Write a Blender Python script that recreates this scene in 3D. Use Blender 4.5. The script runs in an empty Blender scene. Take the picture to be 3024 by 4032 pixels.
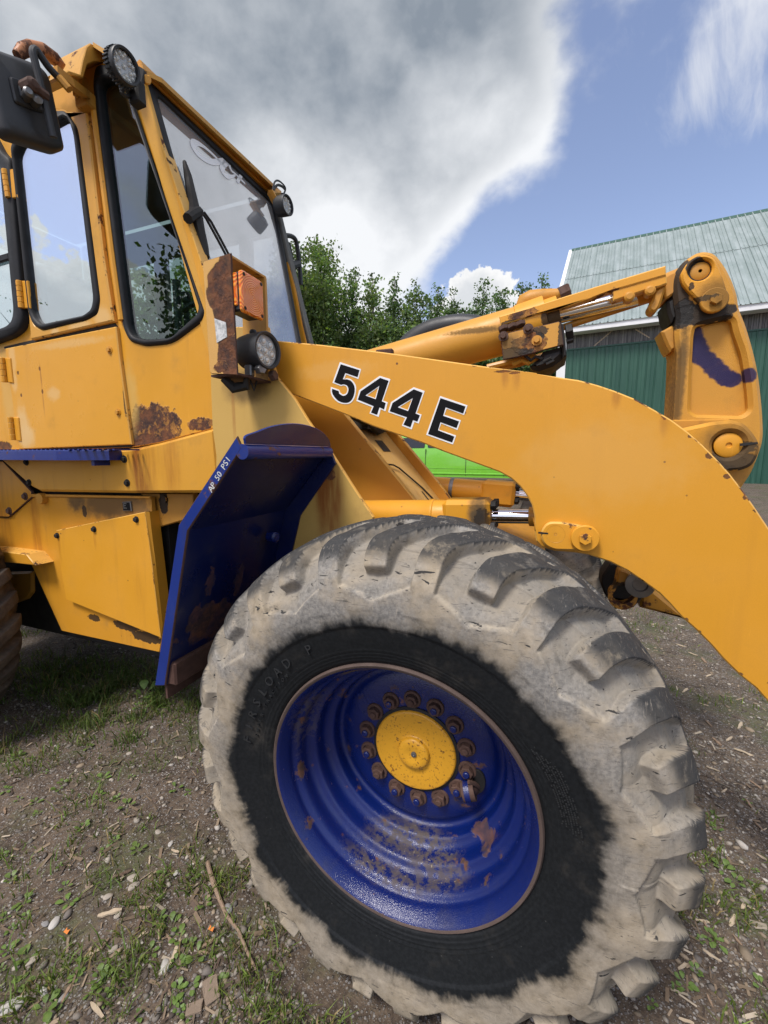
import bpy, math, random
import numpy as np
from mathutils import Vector, Matrix, noise as mnoise
from mathutils.geometry import tessellate_polygon
R = math.radians
random.seed(7); rng = np.random.default_rng(7)
scn = bpy.context.scene
COL = scn.collection
# ------------------------------------------------------------------ camera, sky, sun, exposure
cd = bpy.data.cameras.new('camera'); cam = bpy.data.objects.new('camera', cd); COL.objects.link(cam)
cam.location = (.3192, -.8924, 1.5505); cam.rotation_euler = (math.pi/2-.13773, 0, .36794)
cd.sensor_fit = 'HORIZONTAL'; cd.sensor_width = 36; cd.lens = 19.643; cd.clip_end = 4000; cd.clip_start = .02
scn.camera = cam
scn.view_settings.view_transform = 'Standard'; scn.view_settings.look = 'None'
scn.view_settings.gamma = 1; scn.view_settings.use_curve_mapping = False
EXPO = 1.22
scn.view_settings.exposure = EXPO
scn.render.engine = 'CYCLES'
scn.cycles.max_bounces = 8; scn.cycles.transparent_max_bounces = 24
scn.cycles.use_denoising = True

class NT:
    "small helper for writing node trees"
    def __init__(s, tree): s.t = tree; s.n = tree.nodes; s.l = tree.links
    def add(s, typ, ins=None, **props):
        nd = s.n.new(typ)
        for k, v in props.items(): setattr(nd, k, v)
        for k, v in (ins or {}).items(): s.set(nd.inputs[k], v)
        return nd
    def set(s, sock, v):
        if hasattr(v, 'is_output') or isinstance(v, bpy.types.NodeSocket): s.l.new(v, sock)
        else:
            if sock.type == 'RGBA' and len(v) == 3: v = (*v, 1)
            sock.default_value = v
    def math(s, op, a, b=0.0, c=None, clamp=False):
        nd = s.n.new('ShaderNodeMath'); nd.operation = op; nd.use_clamp = clamp
        s.set(nd.inputs[0], a); s.set(nd.inputs[1], b)
        if c is not None: s.set(nd.inputs[2], c)
        return nd.outputs[0]
    def vm(s, op, a, b=(0, 0, 0)):
        nd = s.n.new('ShaderNodeVectorMath'); nd.operation = op
        s.set(nd.inputs[0], a); s.set(nd.inputs[1], b)
        return nd.outputs['Value'] if op in ('LENGTH', 'DOT_PRODUCT', 'DISTANCE') else nd.outputs[0]
    def mix(s, f, a, b, mode='MIX'):
        nd = s.n.new('ShaderNodeMix'); nd.data_type = 'RGBA'; nd.blend_type = mode
        s.set(nd.inputs[0], f); s.set(nd.inputs[6], a); s.set(nd.inputs[7], b)
        return nd.outputs[2]
    def ramp(s, v, a, b, lo=0.0, hi=1.0, smooth=True):
        nd = s.n.new('ShaderNodeMapRange'); nd.interpolation_type = 'SMOOTHSTEP' if smooth else 'LINEAR'
        s.set(nd.inputs[0], v)
        for i, q in zip((1, 2, 3, 4), (a, b, lo, hi)): s.set(nd.inputs[i], q)
        return nd.outputs[0]
    def noise(s, vec, scale=5, detail=4, rough=.55, dist=0.0, col=False):
        nd = s.add('ShaderNodeTexNoise', {'Scale': scale, 'Detail': detail, 'Roughness': rough, 'Distortion': dist})
        if vec is not None: s.l.new(vec, nd.inputs['Vector'])
        return nd.outputs['Color' if col else 'Fac']
    def vor(s, vec, scale=5, rnd=1.0, feat='F1', out='Distance'):
        nd = s.add('ShaderNodeTexVoronoi', {'Scale': scale, 'Randomness': rnd}, feature=feat)
        if vec is not None: s.l.new(vec, nd.inputs['Vector'])
        return nd.outputs[out]
    def scale(s, vec, xyz): return s.vm('MULTIPLY', vec, xyz)

def adir(az, el):
    a, e = R(az), R(el)
    return (math.sin(a)*math.cos(e), math.cos(a)*math.cos(e), math.sin(e))

SUN_AZ, SUN_EL = 200, 58          # degrees clockwise from +Y, degrees above the horizon
w = bpy.data.worlds.new('World'); scn.world = w; w.use_nodes = True
g = NT(w.node_tree); g.n.clear()
K = 2**-EXPO
dirv = g.vm('NORMALIZE', g.add('ShaderNodeTexCoord').outputs['Generated'])
sky = g.add('ShaderNodeTexSky', sky_type='NISHITA', sun_disc=False, sun_elevation=R(SUN_EL), sun_rotation=R(SUN_AZ),
            altitude=100, air_density=1.0, dust_density=1.6, ozone_density=1.6)
sep = g.add('ShaderNodeSeparateXYZ', {0: dirv})
zc = g.math('ADD', g.math('MAXIMUM', sep.outputs[2], 0.0), .30)
flat = g.vm('DIVIDE', dirv, g.add('ShaderNodeCombineXYZ', {0: zc, 1: zc, 2: zc}).outputs[0])
def blob(az, el, r, a=1.0):
    d = g.vm('DOT_PRODUCT', dirv, adir(az, el))
    e = g.math('EXPONENT', g.math('MULTIPLY', g.math('SUBTRACT', d, 1.0), 1/(1-math.cos(R(r)))))
    return g.math('MULTIPLY', e, a)
def total(*bs):
    o = bs[0]
    for b in bs[1:]: o = g.math('ADD', o, b)
    return o
soft = g.scale(dirv, (1.0, 1.0, 1.35))
n_big = g.noise(soft, 3.3, 5, .48, .0)
n_mid = g.noise(soft, 9.5, 7, .52, .12)
n_fine = g.noise(dirv, 14, 8, .6, .3)
field = total(blob(-42, 42, 22), blob(-72, 28, 30), blob(-17, 44, 15), blob(-34, 18, 12, .9), blob(-22, 28, 10, .55), blob(-7, 33, 7, .42), blob(27, 50, 13, .95), blob(38, 30, 12, .6),
              blob(-110, 50, 30, .6), blob(150, 55, 30, .5), blob(60, 55, 22, .7), blob(110, 40, 25, .7))
field = total(field, g.math('MULTIPLY', g.math('SUBTRACT', n_big, .5), 1.35), g.math('MULTIPLY', g.math('SUBTRACT', n_mid, .5), .95))
field = total(field, blob(-7.5, 22.5, 5.0, -.75), blob(-1, 20, 8, -.5))
cover = g.ramp(field, .28, .72)
# brightness of the cloud: white towards its thin edges and low down, grey where it is deep
shade = total(g.math('MULTIPLY', g.math('SUBTRACT', n_mid, .5), .95), g.math('MULTIPLY', g.math('SUBTRACT', n_big, .5), 1.0),
              g.math('MULTIPLY', g.math('SUBTRACT', n_fine, .5), .28),
              blob(-31, 26, 7, .42), blob(-20, 25, 8, .35), blob(-27, 16, 11, .55), blob(-6, 31, 7, .4), blob(-60, 14, 18, .25), blob(24, 46, 13, .6),
              blob(-20, 43, 16, -.18), blob(-48, 33, 15, -.14))
deep = g.ramp(field, .45, 1.25)
tone = g.math('ADD', g.ramp(deep, 0, 1, .80, .30), shade, clamp=True)
ccol = g.mix(tone, (.265*K, .31*K, .37*K), (.93*K, .95*K, .98*K))
# bright cumulus heads: one small by the barn, a bank behind the camera
n_cum = g.noise(dirv, 20, 9, .60, .1)
cfield = total(blob(-8.7, 19.8, 3.0, 1.15), blob(-6.3, 16.8, 2.4), blob(-11, 17, 2.6, .9), blob(-13.5, 15.5, 3.0, .9), blob(-4, 15, 2.2, .8),
               blob(-123, 11, 9, 1.25), blob(-112, 12, 7, 1.0), blob(-135, 9, 9, .9), blob(-150, 6, 8, .8), blob(-104, 6, 7, .7))
cfield = g.math('ADD', cfield, g.math('MULTIPLY', g.math('SUBTRACT', n_cum, .5), 1.7))
ccover = g.ramp(cfield, .44, .54)
ctone = g.ramp(total(cfield, g.math('MULTIPLY', g.math('SUBTRACT', n_fine, .5), 1.2)), .35, 1.3, 1.0, .55)
cumc = g.mix(ctone, (.42*K, .48*K, .56*K), (1.0*K, 1.0*K, 1.0*K))
# thin streaks of cirrus
rot = g.add('ShaderNodeVectorRotate', {'Vector': dirv, 'Angle': R(35)}, rotation_type='Z_AXIS').outputs[0]
n_cir = g.noise(g.scale(rot, (9, 3.5, 2.2)), 1.6, 9, .62, .5)
ci = total(blob(14.5, 35, 4.5, .5), blob(11, 31, 3.2, .42), blob(18, 29, 3.0, .42), blob(18, 38, 6, .4), blob(3, 38, 5, .25), blob(40, 40, 15, .3))
ci = g.ramp(g.math('ADD', ci, g.math('MULTIPLY', g.math('SUBTRACT', n_cir, .5), 1.5)), .38, .98, 0, .85)
skyc = g.mix(1.0, sky.outputs[0], (1.11, .95, .92), 'MULTIPLY')
bg_s = g.add('ShaderNodeBackground', {0: skyc, 1: .10})
def over(base, color, fac):
    b = g.add('ShaderNodeBackground', {0: color, 1: 1.0})
    return g.add('ShaderNodeMixShader', {0: fac, 1: base.outputs[0], 2: b.outputs[0]})
lay = over(bg_s, (.80*K, .83*K, .90*K), ci)
lay = over(lay, ccol, cover)
lay = over(lay, cumc, ccover)
g.add('ShaderNodeOutputWorld', {0: lay.outputs[0]})

sd = bpy.data.lights.new('sun', 'SUN'); sd.energy = 1.5; sd.angle = R(14); sd.color = (1, .96, .9)
so = bpy.data.objects.new('sun', sd); COL.objects.link(so)
so.rotation_euler = Vector(adir(SUN_AZ, SUN_EL)).to_track_quat('Z', 'Y').to_euler()

# ------------------------------------------------------------------ mesh helpers
def area2(p): return sum(p[i-1][0]*p[i][1]-p[i][0]*p[i-1][1] for i in range(len(p)))
def orient(p, ccw=True):
    p = [tuple(q) for q in p]
    return p if (area2(p) > 0) == ccw else p[::-1]
def offset(p, d):
    "move a counter-clockwise outline inwards by d"
    n = len(p); out = []
    for i in range(n):
        a, b, c = Vector(p[i-1]), Vector(p[i]), Vector(p[(i+1) % n])
        e, f = (b-a).normalized(), (c-b).normalized()
        n1, n2 = Vector((-e.y, e.x)), Vector((-f.y, f.x)); m = n1+n2
        m = n1 if m.length < .2 else m.normalized()
        k = d/max(.4, m.dot(n1)); out.append((b.x+m.x*k, b.y+m.y*k))
    return out
def curve(pts, n=5, closed=False):
    "Catmull-Rom through the points"
    P = [np.array(q, float) for q in pts]; N = len(P); out = []
    for i in range(N if closed else N-1):
        a = P[(i-1) % N] if closed or i else P[i]*2-P[i+1]
        b, c = P[i], P[(i+1) % N]
        d = P[(i+2) % N] if closed or i+2 < N else c*2-b
        for k in range(n):
            t = k/n
            out.append(tuple(.5*(2*b+(c-a)*t+(2*a-5*b+4*c-d)*t*t+(3*b-a-3*c+d)*t**3)))
    if not closed: out.append(tuple(P[-1]))
    return out
def rounded(pts, r, n=5):
    "round the corners of a closed outline; r is one radius or one per corner"
    N = len(pts); out = []
    for i in range(N):
        a, b, c = Vector(pts[i-1]), Vector(pts[i]), Vector(pts[(i+1) % N])
        q = r[i] if isinstance(r, (list, tuple)) else r
        u, v = a-b, c-b; k = min(q, u.length*.45, v.length*.45)
        p0, p1 = b+u.normalized()*k, b+v.normalized()*k
        for j in range(n+1):
            t = j/n; out.append(tuple((1-t)**2*p0+2*t*(1-t)*b+t*t*p1))
    return out
def circ(cx, cz, r, n=24, rz=None): return [(cx+r*math.cos(2*math.pi*i/n), cz+(rz or r)*math.sin(2*math.pi*i/n)) for i in range(n)]

class MB:
    def __init__(s): s.v = []; s.f = []; s.m = []
    def add(s, vs, fs, mi=0):
        o = len(s.v); s.v += [tuple(q) for q in vs]; s.f += [tuple(i+o for i in q) for q in fs]
        s.m += [mi]*len(fs) if isinstance(mi, int) else list(mi); return s
    def slab(s, pts, y0, y1, bev=.003, holes=(), mi=0, edge=None, T=None):
        "plate between y0 (near) and y1 with a bevelled near edge; pts are (x, z); T maps (x, y, z) elsewhere"
        edge = mi if edge is None else edge
        rings = [orient(pts)]+[orient(h, False) for h in holes]
        ins = [offset(r, bev) for r in rings]
        tri = tessellate_polygon([[Vector((a, b, 0)) for a, b in r] for r in ins])
        flatp = [q for r in ins for q in r]; base = [q for r in rings for q in r]; n = len(base)
        vs = [(a, y0, b) for a, b in flatp]+[(a, y0+bev, b) for a, b in base]+[(a, y1, b) for a, b in base]
        fs = []; ms = []
        for t in tri:
            a, b, c = (flatp[i] for i in t)
            if (b[0]-a[0])*(c[1]-a[1])-(c[0]-a[0])*(b[1]-a[1]) < 0: t = t[::-1]
            fs.append(tuple(t)); ms.append(mi); fs.append(tuple(2*n+i for i in t[::-1])); ms.append(mi)
        o = 0
        for r in rings:
            k = len(r)
            for i in range(k):
                a, b = o+i, o+(i+1) % k
                for L in (0, n): fs.append((a+L, a+L+n, b+L+n, b+L)); ms.append(edge if L == 0 or bev > 0 else mi)
            o += k
        if T: vs = [T(*q) for q in vs]
        return s.add(vs, fs, ms)
    def box(s, lo, hi, mi=0, rot=None, bev=0.0):
        lo, hi = Vector(lo), Vector(hi); c = (lo+hi)/2; h = (hi-lo)/2
        if bev <= 0:
            vs = [Vector((x*h.x, y*h.y, z*h.z)) for x in (-1, 1) for y in (-1, 1) for z in (-1, 1)]
            fs = [(0, 1, 3, 2), (4, 6, 7, 5), (0, 4, 5, 1), (2, 3, 7, 6), (0, 2, 6, 4), (1, 5, 7, 3)]
        else:
            vs = []; idx = {}
            for x in (-1, 1):
                for y in (-1, 1):
                    for z in (-1, 1):
                        for ax in range(3):
                            q = [x*(h.x-bev), y*(h.y-bev), z*(h.z-bev)]; q[ax] += (x, y, z)[ax]*bev
                            idx[x, y, z, ax] = len(vs); vs.append(Vector(q))
            fs = []
            for ax in range(3):
                o = [i for i in range(3) if i != ax]
                for sg in (-1, 1):
                    fc = []
                    for a, b in ((-1, -1), (1, -1), (1, 1), (-1, 1)):
                        q = [0, 0, 0]; q[ax] = sg; q[o[0]] = a; q[o[1]] = b; fc.append(idx[q[0], q[1], q[2], ax])
                    fs.append(tuple(fc if (sg > 0) == (ax != 1) else fc[::-1]))
                for a in (-1, 1):
                    for b in (-1, 1):
                        q0 = [0]*3; q1 = [0]*3; q0[o[0]] = q1[o[0]] = a; q0[o[1]] = q1[o[1]] = b; q0[ax] = -1; q1[ax] = 1
                        fs.append((idx[(*q0, o[0])], idx[(*q1, o[0])], idx[(*q1, o[1])], idx[(*q0, o[1])]))
            for x in (-1, 1):
                for y in (-1, 1):
                    for z in (-1, 1): fs.append(tuple(idx[x, y, z, a] for a in range(3)))
        if rot: vs = [rot @ q for q in vs]
        return s.add([q+c for q in vs], fs, mi)
    def tube(s, path, r, n=10, mi=0, caps=True):
        P = [Vector(q) for q in path]; rr = r if isinstance(r, (list, tuple)) else [r]*len(P); vs = []; fs = []
        up = None
        for i, p in enumerate(P):
            d = (P[min(i+1, len(P)-1)]-P[max(i-1, 0)]).normalized()
            if up is None: up = d.orthogonal().normalized()
            up = (up-d*up.dot(d)).normalized(); sd_ = d.cross(up)
            for k in range(n):
                a = 2*math.pi*k/n; vs.append(p+(up*math.cos(a)+sd_*math.sin(a))*rr[i])
        for i in range(len(P)-1):
            for k in range(n):
                a, b = i*n+k, i*n+(k+1) % n; fs.append((a, b, b+n, a+n))
        if caps: fs += [tuple(range(n))[::-1], tuple(range(len(vs)-n, len(vs)))]
        return s.add(vs, fs, mi)
    def lathe(s, c, prof, n=48, mi=0, T=None, close=False):
        "turn (radius, y) round the y axis through c"
        vs = []; fs = []; m = len(prof); ms = []
        for k in range(n):
            a = 2*math.pi*k/n; ca, sa = math.cos(a), math.sin(a)
            for r, y in prof: vs.append((r*ca, y, r*sa))
        for k in range(n):
            k2 = (k+1) % n
            for i in range(m-1):
                fs.append((k*m+i, k2*m+i, k2*m+i+1, k*m+i+1)); ms.append(mi[i] if isinstance(mi, (list, tuple)) else mi)
        if T is None: T = lambda q: (q[0]+c[0], q[1]+c[1], q[2]+c[2])
        return s.add([T(q) for q in vs], fs, ms)
    def turned(s, c, axis, prof, n=24, mi=0):
        "lathe along any axis: prof is (radius, distance along axis)"
        q = Vector((0, 1, 0)).rotation_difference(Vector(axis).normalized()); c = Vector(c)
        return s.lathe(c, prof, n, mi, T=lambda v: tuple(c+q @ Vector(v)))
    def hexbolt(s, c, axis, r, h, mi=0, washer=0.0):
        if washer: s.turned(c, axis, [(washer, 0), (washer, h*.22), (0, h*.22)], 16, mi); 
        s.turned(c, axis, [(r, h*.2), (r, h*.9), (r*.9, h), (0, h)], 6, mi); return s
    def build(s, name, mats, parent=None, smooth=35, kind=None, at=None):
        me = bpy.data.meshes.new(name); me.from_pydata(s.v, [], s.f)
        mats = mats if isinstance(mats, (list, tuple)) else [mats]
        for q in mats: me.materials.append(q)
        if any(s.m): me.polygons.foreach_set('material_index', [min(i, len(mats)-1) for i in s.m])
        if smooth: me.shade_smooth(); me.set_sharp_from_angle(angle=R(smooth))
        me.update()
        return link(name, me, parent, kind)
WORLD_ORIGIN = {}
def link(name, me, parent=None, kind=None):
    ob = bpy.data.objects.new(name, me); COL.objects.link(ob)
    if parent is not None:
        ob.parent = parent; ob.location = -Vector(wloc(parent))
    if kind: ob['kind'] = kind
    return ob
def wloc(o):
    q = Vector(o.location)
    while o.parent is not None: o = o.parent; q += Vector(o.location)
    return q
def tag(o, label, cat, group=None):
    o['label'] = label; o['category'] = cat
    if group: o['group'] = group
    return o
def empty(name, loc=(0, 0, 0), parent=None):
    o = bpy.data.objects.new(name, None); COL.objects.link(o); o.empty_display_size = .1
    if parent is not None: o.parent = parent; o.location = Vector(loc)-wloc(parent)
    else: o.location = loc
    return o
def quads(name, V, mat, parent=None, kind=None, col=None, tri=False, smooth=False):
    "fast mesh from an (n, 3 or 4, 3) array of faces"
    n, k = V.shape[:2]; me = bpy.data.meshes.new(name)
    me.vertices.add(n*k); me.vertices.foreach_set('co', V.reshape(-1).astype(np.float32))
    me.loops.add(n*k); me.loops.foreach_set('vertex_index', np.arange(n*k, dtype=np.int32))
    me.polygons.add(n); me.polygons.foreach_set('loop_start', np.arange(0, n*k, k, dtype=np.int32))
    me.polygons.foreach_set('loop_total', np.full(n, k, dtype=np.int32))
    if smooth: me.polygons.foreach_set('use_smooth', np.ones(n, dtype=bool))
    me.materials.append(mat); me.update(calc_edges=True)
    if col is not None:
        at = me.attributes.new('tint', 'FLOAT_COLOR', 'POINT')
        at.data.foreach_set('color', np.repeat(np.c_[col, np.ones(n)], k, 0).reshape(-1).astype(np.float32))
    return link(name, me, parent, kind)
def indexed(name, V, F, mat, parent=None, kind=None, col=None, smooth=False):
    me = bpy.data.meshes.new(name); n, k = F.shape
    me.vertices.add(len(V)); me.vertices.foreach_set('co', V.reshape(-1).astype(np.float32))
    me.loops.add(n*k); me.loops.foreach_set('vertex_index', F.reshape(-1).astype(np.int32))
    me.polygons.add(n); me.polygons.foreach_set('loop_start', np.arange(0, n*k, k, dtype=np.int32))
    me.polygons.foreach_set('loop_total', np.full(n, k, dtype=np.int32))
    if smooth: me.polygons.foreach_set('use_smooth', np.ones(n, dtype=bool))
    me.materials.append(mat); me.update(calc_edges=True)
    if col is not None:
        at = me.attributes.new('tint', 'FLOAT_COLOR', 'POINT')
        at.data.foreach_set('color', np.c_[col, np.ones(len(V))].reshape(-1).astype(np.float32))
    return link(name, me, parent, kind)

# ------------------------------------------------------------------ materials
def new_mat(name):
    m = bpy.data.materials.new(name); m.use_nodes = True; q = NT(m.node_tree); q.n.clear()
    q.co = q.add('ShaderNodeTexCoord').outputs['Object']; q.mat = m
    return q
def finish(q, color, rough=.5, metal=0.0, bump=None, bstr=.3, bdist=.002, **kw):
    ins = {'Base Color': color, 'Roughness': rough, 'Metallic': metal}; ins.update(kw)
    b = q.add('ShaderNodeBsdfPrincipled', ins)
    if bump is not None: q.l.new(q.add('ShaderNodeBump', {'Height': bump, 'Strength': bstr, 'Distance': bdist}).outputs[0], b.inputs['Normal'])
    q.add('ShaderNodeOutputMaterial', {0: b.outputs[0]}); return q.mat
RUSTS = dict(rust=None, black=(.012, .011, .010), blue=(.016, .010, .060), fade=(.66, .43, .17), grime_and_shade=(.10, .065, .03), pale=(.56, .36, .10), silver=(.5, .5, .48))
def rust_color(q):
    a = q.noise(q.co, 26, 7, .65); b = q.noise(q.co, 90, 4, .6)
    c = q.mix(q.ramp(a, .35, .65), (.045, .024, .02), (.15, .058, .026))
    return q.mix(q.ramp(b, .56, .75, 0, .55), c, (.30, .14, .05))
def blob_mask(q, c, r, amp=.5, soft=.1, ns=None):
    d = q.vm('DIVIDE', q.vm('SUBTRACT', q.co, c), r if isinstance(r, (tuple, list)) else (r, r, r))
    rr = min(r) if isinstance(r, (tuple, list)) else r
    n = q.noise(q.co, ns or 1.3/rr, 6, .6)
    return q.ramp(q.math('ADD', q.vm('LENGTH', d), q.math('MULTIPLY', q.math('SUBTRACT', n, .5), amp*2)), 1+soft, 1-soft, 0, 1)
def paint(name, base=(.65, .298, .021), blobs=(), dirt=.35, specks=.5, streak=.25, rough=.42, fade=.5, edge=0.0, bump=.10, coat=0.0, spec=.36):
    "worn enamel: uneven fading, dust, rust specks and the stains given as (kind, centre, radii, amp, strength)"
    q = new_mat(name); n1 = q.noise(q.co, 1.7, 5, .6); n2 = q.noise(q.co, 7, 6, .6); n3 = q.noise(q.co, 420, 2, .5)
    c = q.mix(q.ramp(n1, .35, .7, 0, fade), base, tuple(min(.9, b*1.10+.006*(i+1)) for i, b in enumerate(base)))
    c = q.mix(q.ramp(n3, .35, .65, 0, .16), c, tuple(b*.72 for b in base))
    st = q.noise(q.scale(q.co, (9, 9, .9)), 1.5, 6, .6)
    c = q.mix(q.ramp(st, .55, .78, 0, streak), c, (.30, .13, .028) if base[0] > base[2] else (.03, .03, .05))
    c = q.mix(q.ramp(n2, .56, .78, 0, dirt), c, (.24, .14, .045) if base[0] > base[2] else (.05, .045, .05))
    rgh = q.ramp(n2, .3, .8, rough-.06, rough+.18)
    bmp = q.math('MULTIPLY', n3, bump)
    rc = rust_color(q)
    for an, sc_ in ((.5, (120, 30, 7)), (-1.0, (150, 30, 9))):
        sx = q.noise(q.add('ShaderNodeVectorRotate', {'Vector': q.scale(q.co, sc_), 'Angle': an}, rotation_type='Y_AXIS').outputs[0], 1.0, 2, .5, .3)
        c = q.mix(q.math('MULTIPLY', q.ramp(sx, .70, .74, 0, .22), q.ramp(n2, .4, .6)), c, tuple(min(.9, v*1.25+.03) for v in base))
    if specks:
        v = q.vor(q.co, 17); rnd = q.add('ShaderNodeSeparateColor', {0: q.vor(q.co, 17, 1, 'F1', 'Color')}).outputs[0]
        dot = q.math('MULTIPLY', q.ramp(v, .09, .045), q.ramp(rnd, .74, .78))
        c = q.mix(q.math('MULTIPLY', dot, specks), c, (.13, .05, .02))
    if edge:
        en = q.noise(q.co, 14, 6, .7); em = q.ramp(en, .62-edge*.3, .68-edge*.3)
        c = q.mix(em, c, rc); rgh = q.mix(em, rgh, (.9, .9, .9))
    for kind, ctr, rad, amp, k in blobs:
        if kind == 'mottle':
            m = blob_mask(q, ctr, rad, amp, .5); mm = q.math('MULTIPLY', m, q.ramp(q.noise(q.co, 48, 8, .75), .43, .55)); c = q.mix(q.math('MULTIPLY', mm, k), c, q.mix(q.noise(q.co, 30, 5, .6), (.022, .020, .022), (.14, .105, .075)))
            sp_ = q.math('MULTIPLY', m, q.ramp(q.noise(q.co, 150, 4, .6), .64, .70)); c = q.mix(q.math('MULTIPLY', sp_, .7), c, (.36, .30, .20)); rgh = q.mix(mm, rgh, (.75, .75, .75)); continue
        if kind == 'stain':
            m = q.math('MULTIPLY', blob_mask(q, ctr, rad, amp*.5, .6), q.ramp(q.noise(q.scale(q.co, (16, 16, 1.6)), 2, 6, .6), .30, .66, .15, 1))
            c = q.mix(q.math('MULTIPLY', m, k), c, (.27, .085, .014)); continue
        m = blob_mask(q, ctr, rad, amp, .45 if kind in ('grime_and_shade', 'fade', 'pale') else .16 if kind == 'blue' else .07)
        if kind == 'flake':
            fl = q.noise(q.co, 55, 8, .7); m2 = q.math('MULTIPLY', m, q.ramp(q.math('ADD', q.math('MULTIPLY', fl, .5), q.math('MULTIPLY', q.noise(q.co, 17, 5, .6), .5)), .47, .51))
            c = q.mix(q.math('MULTIPLY', m, .85), c, q.mix(q.ramp(fl, .4, .6, .2, .75), rc, (.50, .23, .055))); c = q.mix(m2, c, rc)
            bmp = q.math('ADD', bmp, q.math('MULTIPLY', m, q.math('MULTIPLY', fl, 5.0))); rgh = q.mix(m, rgh, (.85, .85, .85)); continue
        c = q.mix(q.math('MULTIPLY', m, k), c, rc if RUSTS[kind] is None else RUSTS[kind])
        if kind in ('rust', 'black', 'grime_and_shade'):
            rgh = q.mix(m, rgh, (.88, .88, .88) if kind != 'black' else (.6, .6, .6))
            if kind != 'grime_and_shade': bmp = q.math('SUBTRACT', bmp, q.math('MULTIPLY', m, q.math('ADD', .5, q.noise(q.co, 60, 6, .7))))
    return finish(q, c, rgh, bump=bmp, bstr=.5, bdist=.0025, **{'Specular IOR Level': spec}, **({'Coat Weight': coat, 'Coat Roughness': .18} if coat else {}))
def plain(name, col, rough=.5, metal=0.0, var=.25, ns=9, bump=.2, **kw):
    q = new_mat(name); n = q.noise(q.co, ns, 6, .6); f = q.noise(q.co, ns*14, 3, .6)
    c = q.mix(q.ramp(n, .35, .7, 0, var), col, tuple(v*.55 for v in col)); c = q.mix(q.ramp(f, .5, .8, 0, var*.7), c, tuple(min(1, v*1.5+.01) for v in col))
    return finish(q, c, q.ramp(n, .3, .7, max(.05, rough-.08), min(1, rough+.1)), metal, f, bump, .001, **kw)
def glass(name, tint, refl=.6, base=.05):
    q = new_mat(name); fa = q.add('ShaderNodeLayerWeight', {0: .5}).outputs['Facing']
    f = q.math('ADD', q.math('MULTIPLY', q.math('POWER', fa, 3.0), refl), base, clamp=True)
    a = q.add('ShaderNodeBsdfTransparent', {0: tint}); b = q.add('ShaderNodeBsdfGlossy', {0: (.95, .98, 1.0), 1: .0})
    q.add('ShaderNodeOutputMaterial', {0: q.add('ShaderNodeMixShader', {0: f, 1: a.outputs[0], 2: b.outputs[0]}).outputs[0]}); return q.mat
def tinted(name, rough=.8, bump=None, extra=None, trans=0.0):
    "colour from the mesh's own tint"
    q = new_mat(name); a = q.add('ShaderNodeAttribute', attribute_name='tint').outputs['Color']
    n = q.noise(q.co, extra or 40, 4, .6); c = q.mix(q.ramp(n, .3, .75, 0, .4), a, q.mix(1.0, a, (.5, .5, .5), 'MULTIPLY'))
    if not trans: return finish(q, c, rough, bump=n, bstr=.3)
    b = q.add('ShaderNodeBsdfPrincipled', {'Base Color': c, 'Roughness': rough, 'Specular IOR Level': .25}); t = q.add('ShaderNodeBsdfTranslucent', {0: q.mix(1.0, a, (1.3, 1.5, .6), 'MULTIPLY')})
    q.add('ShaderNodeOutputMaterial', {0: q.add('ShaderNodeMixShader', {0: trans, 1: b.outputs[0], 2: t.outputs[0]}).outputs[0]}); return q.mat

YEL = (.65, .298, .021)
m_yel = paint('yellow_enamel'); m_edge = paint('yellow_edge_worn', (.70, .39, .08), edge=.20, dirt=.2); m_pil = paint('pillar_enamel', (.60, .31, .04), dirt=.3, streak=.3)
m_yeld = paint('yellow_dirty', (.50, .235, .028), dirt=.7, streak=.6)
m_rusty = plain('rusty_steel', (.075, .036, .026), .9, 0, .6, 30, .6)
m_rub = plain('rubber_gasket', (.011, .012, .014), .55, 0, .3, 12, .2, **{'Specular IOR Level': .3})
m_blk = plain('black_plastic', (.026, .028, .031), .5, 0, .3, 6, .25)
m_dark = plain('oil_and_shade_black', (.010, .009, .008), .7, 0, .4, 14, .5)
m_chrome = plain('chrome_rod', (.75, .76, .78), .12, 1.0, .1, 4, .02)
m_steel = plain('grey_steel', (.22, .22, .22), .45, .8, .4, 20, .2)
m_bolt = plain('rusty_bolt', (.085, .045, .032), .8, 0, .5, 40, .6)
m_white = plain('white_trim', (.74, .75, .76), .5, 0, .2, 3, .1)
# ------------------------------------------------------------------ ground
def sstep(a, b, x):
    t = np.clip((x-a)/(b-a), 0, 1); return t*t*(3-2*t)
def hash2(ix, iy, s=0):
    h = (ix*374761393+iy*668265263+s*1442695041) & 0xffffffff
    h = ((h ^ (h >> 13))*1274126177) & 0xffffffff
    return ((h ^ (h >> 16)) & 0xffff)/65535.0
def vnoise(x, y, s=0):
    x = np.asarray(x, float); y = np.asarray(y, float); ix = np.floor(x).astype(np.int64); iy = np.floor(y).astype(np.int64)
    fx = x-ix; fy = y-iy; fx = fx*fx*(3-2*fx); fy = fy*fy*(3-2*fy)
    a, b, c, d = hash2(ix, iy, s), hash2(ix+1, iy, s), hash2(ix, iy+1, s), hash2(ix+1, iy+1, s)
    return (a*(1-fx)+b*fx)*(1-fy)+(c*(1-fx)+d*fx)*fy
def fbm(x, y, s=0, o=4): return sum(vnoise(x*2**k, y*2**k, s+k)*.5**k for k in range(o))/(2-2**(1-o))
def gz(x, y):
    x = np.asarray(x, float); y = np.asarray(y, float); near = np.exp(-((x+.3)**2+(y-.6)**2)/30)
    z = .6*sstep(3.5, 15.5, y)+(fbm(x*1.6, y*1.6, 3)-.5)*.05*near+(fbm(x*9, y*9, 9, 3)-.5)*.016*near
    return z+.020-.012*np.exp(-((x/.5)**2+((y-.2)/.35)**2))
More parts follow.
